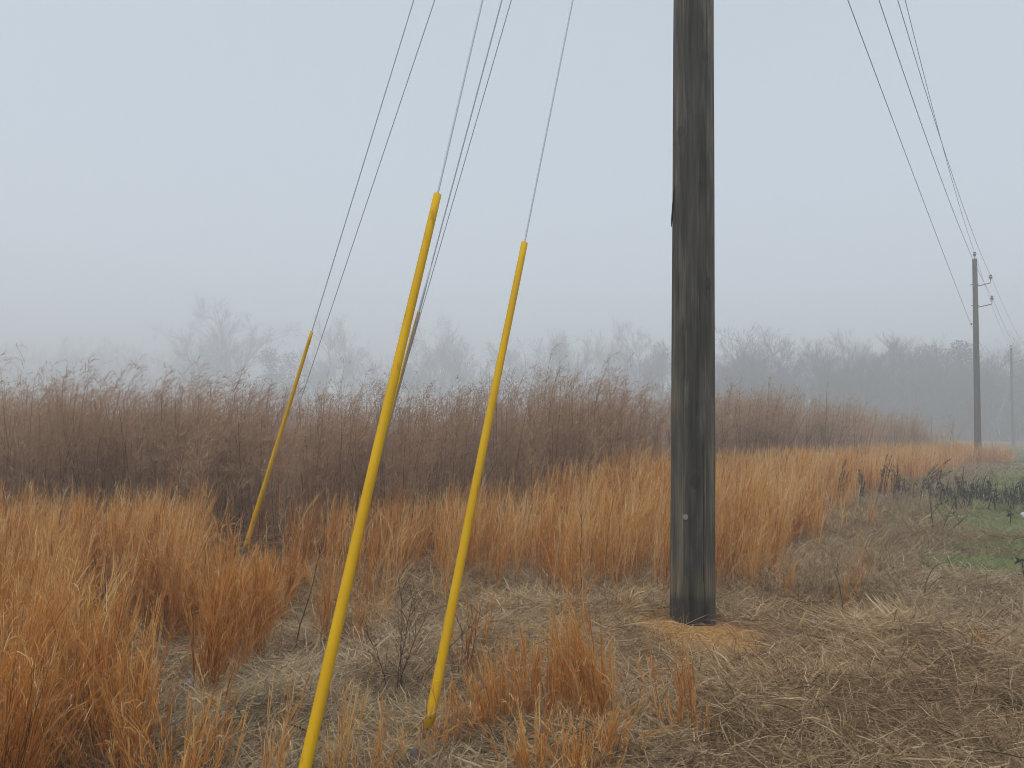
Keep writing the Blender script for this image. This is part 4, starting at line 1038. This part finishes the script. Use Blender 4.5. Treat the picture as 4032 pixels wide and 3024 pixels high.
TP = {}
def place_tree(kind, x, y, s, label, group, name, sz=1.0, rz=None, sxy=1.0):
    tr, cr = TP[kind]
    root = empty(name, (x, y, 0), random.uniform(0, 6.28) if rz is None else rz); root.scale = (s * sxy, s * sxy, s * sz)
    tag(root, label, 'tree', group)
    for pn, src in (('trunk', tr), ('crown', cr)):
        if isinstance(src[0], Acc):
            src[0] = src[0].build(pn, M_BARK if pn == 'trunk' or kind[0] != 'l' else M_GREEN, root)
        else:
            o = src[0].copy(); COL.objects.link(o); o.parent = root
    return root
for k, (sd, Ht, sp, fk, up) in enumerate(((11, 12, 1.05, 0.35, 0.9), (12, 12, 0.9, 0.30, 1.0), (13, 12, 1.2, 0.4, 0.8), (14, 12, 0.7, 0.45, 1.3), (15, 12, 1.0, 0.3, 1.0))):
    a, b = bare_tree(sd, Ht, sp, fk, 1.25, upright=up)
    zz = np.concatenate([v[:, 2] for v in b.V]); f_ = 12.0 / np.quantile(zz, 0.985)
    for q in a.V + b.V: q *= f_
    TP['b%d' % k] = ([a], [b])
for k in range(2):
    a, b = leafy_tree(70 + k, 10, 9.0); TP['l%d' % k] = ([a], [b])

F_PX = 768.0
def ray(px, py):
    v = CAMROT @ Vector(((px / 2.16016 - 512) / F_PX, -(py / 2.16016 - 384) / F_PX, -1)); return v
def spot(px, pytop, Y):
    """ground point and height of a tree seen at photo column px with its top at pytop, Y metres ahead"""
    Y = Y * 1.45; v = ray(px, pytop); t = Y / v.y
    return v.x * t, Y, CAM_H + v.z * t
BG = 'bare trees fading into the fog'
def seen(kind, px, top, Y, label, name='bare_tree', base=12.0, sz=1.0, group=BG, sxy=1.0):
    x, y, h = spot(px, top, Y); place_tree(kind, x, y, h / base, label, group, name, sz, sxy=sxy)
seen('b0', 505, 664, 132, 'tallest wide-crowned bare tree in the fog, left of the leftmost guard', sxy=1.0)
seen('b2', 425, 718, 134, 'lower leaning bare tree just left of the tallest fogged tree')
seen('l0', 592, 757, 118, 'rounded dark bushy tree beside the top of the brown weeds, left of the leftmost guard', 'leafy_tree', 10.0, group='leafy trees in the fog', sxy=0.85)
seen('b1', 745, 695, 138, 'rounded bare tree standing between the leftmost guard and nearest guard', sxy=1.0)
seen('b3', 690, 762, 140, 'small faint bare tree close right of the leftmost guard')
seen('b2', 825, 765, 142, 'small faint bare tree close left of the nearest guard')
seen('b0', 955, 704, 132, 'bare spreading tree just right of the nearest guard')
seen('b4', 1022, 706, 134, 'bare tree second to the right of the nearest guard')
seen('b3', 890, 770, 136, 'small faint bare tree partly behind the nearest guard')
seen('b2', 1140, 728, 126, 'bare tree just right of the right near guard')
for px, tp in ((1190, 738), (1225, 728), (1258, 735), (1300, 732), (1330, 745)):
    seen(random.choice(['b1', 'b3']), px, tp, 124 + random.uniform(-4, 4), 'one of the slim bare trees in a row left of the big pole', group='slim bare trees in a row left of the big pole', sxy=0.7)
seen('b0', 1375, 712, 120, 'open-branched bare tree close left of the big pole')
seen('l1', 1432, 748, 108, 'dense tree touching the left side of the big pole', 'leafy_tree', 10.0, group='leafy trees in the fog', sxy=0.6)
seen('b2', 1600, 722, 92, 'flat-topped bare tree close right of the big pole', sxy=1.0)
seen('b0', 1672, 727, 90, 'flat-topped bare tree second to the right of the big pole', sxy=1.0)
seen('l0', 2045, 742, 84, 'round-crowned dense tree left of the roadside pole', 'leafy_tree', 10.0, group='leafy trees in the fog', sxy=0.9)
seen('b4', 2190, 735, 96, 'bare tree behind the farthest pole')
seen('b3', 1930, 728, 92, 'tallest slim bare tree of the right wood, midway between the two poles')
WG = 'bare trees of the misty wood on the right'
for k in range(40):
    px = 1545 + k * 25 + random.uniform(-14, 14)
    x, y, h = spot(px, random.uniform(735, 800), random.uniform(80, 100))
    place_tree(random.choice(['b0', 'b1', 'b2', 'b3', 'b4']), x, y, h / 12, 'bare tree of the misty wood right of the big pole', WG, 'bare_tree')
FG = 'faintest bare trees on the far left'
for k in range(13):
    px = -60 + k * 38 + random.uniform(-12, 12)
    x, y, h = spot(px, random.uniform(735, 775), random.uniform(165, 185))
    place_tree(random.choice(['b0', 'b1', 'b2', 'b4']), x, y, h / 12, 'very faint bare tree at the far left, almost lost in fog', FG, 'bare_tree')

def undergrowth():
    """tangle of shrubs and saplings that closes the wood below the crowns"""
    A = Acc()
    def row(n, px0, px1, Y0, Y1, top0, top1, wd):
        px = rng.uniform(px0, px1, n); Y = rng.uniform(Y0, Y1, n)
        x = np.empty(n); h = np.empty(n); tp = rng.uniform(top0, top1, n) + 9 * wav(px * 0.02, Y * 0.1, 1.0, 61)
        for i in range(n): x[i], _, h[i] = spot(px[i], tp[i], Y[i])
        b = np.stack([x, Y * 1.45, np.full(n, -0.2)], 1)
        L = h * rng.uniform(0.75, 1.0, n)
        P = bend(b, rng.uniform(0, 6.28, n), L, rng.uniform(0, 0.2, n), rng.uniform(0, 0.3, n), 5)
        c = palette(BARKC, rng.random(n))[:, None] * np.ones((1, 5, 1))
        A.strands(P, np.array([[1, 0.9, 0.7, 0.5, 0.2]]) * wd * rng.uniform(0.6, 1.4, (n, 1)), rside(n, 0.05), c)
        for k in range(22):
            f = rng.uniform(0.5, 3.99, n); i0 = f.astype(int); fr = (f - i0)[:, None]; i = np.arange(n)
            st = P[i, i0] * (1 - fr) + P[i, i0 + 1] * fr
            Q = bend(st, rng.uniform(0, 6.28, n), L * rng.uniform(0.10, 0.28, n), rng.uniform(0.3, 1.2, n), rng.uniform(-0.4, 0.6, n), 4)
            A.strands(Q, np.array([[1, 0.9, 0.7, 0.2]]) * wd * 0.75, rside(n), c[:, :4] * rng.uniform(0.8, 1.3, (n, 1, 1)))
    row(1700, 1500, 2560, 78, 100, 795, 880, 0.19)
    row(420, 620, 1540, 122, 150, 775, 850, 0.13)
    row(330, -140, 660, 165, 195, 745, 840, 0.14)
    tag(A.build('woodland_undergrowth', M_BARK), 'grey tangle of undergrowth closing the foot of the foggy wood', 'undergrowth', kind='stuff')
undergrowth()

# ------------------------------------------------------------------ fog
def haze():
    bm = bmesh.new(); bmesh.ops.create_cube(bm, size=2.0)
    for v in bm.verts:
        v.co = Vector((v.co.x * 460 + 2, v.co.y * 460 + 9, -1.4 if v.co.z < 0 else 40.0))
    m, t, o = nmat('fog_air')
    pv = t.nodes.new('ShaderNodeVolumePrincipled')
    pv.inputs['Color'].default_value = (0.955, 0.98, 1.0, 1); pv.inputs['Density'].default_value = HAZE_DENSITY; pv.inputs['Anisotropy'].default_value = 0.25
    t.links.new(pv.outputs[0], o.inputs['Volume'])
    ob = bm_obj('haze', bm, m, smooth=False)
    tag(ob, 'pale blue-grey morning fog over the whole field', 'fog', kind='stuff')
haze()
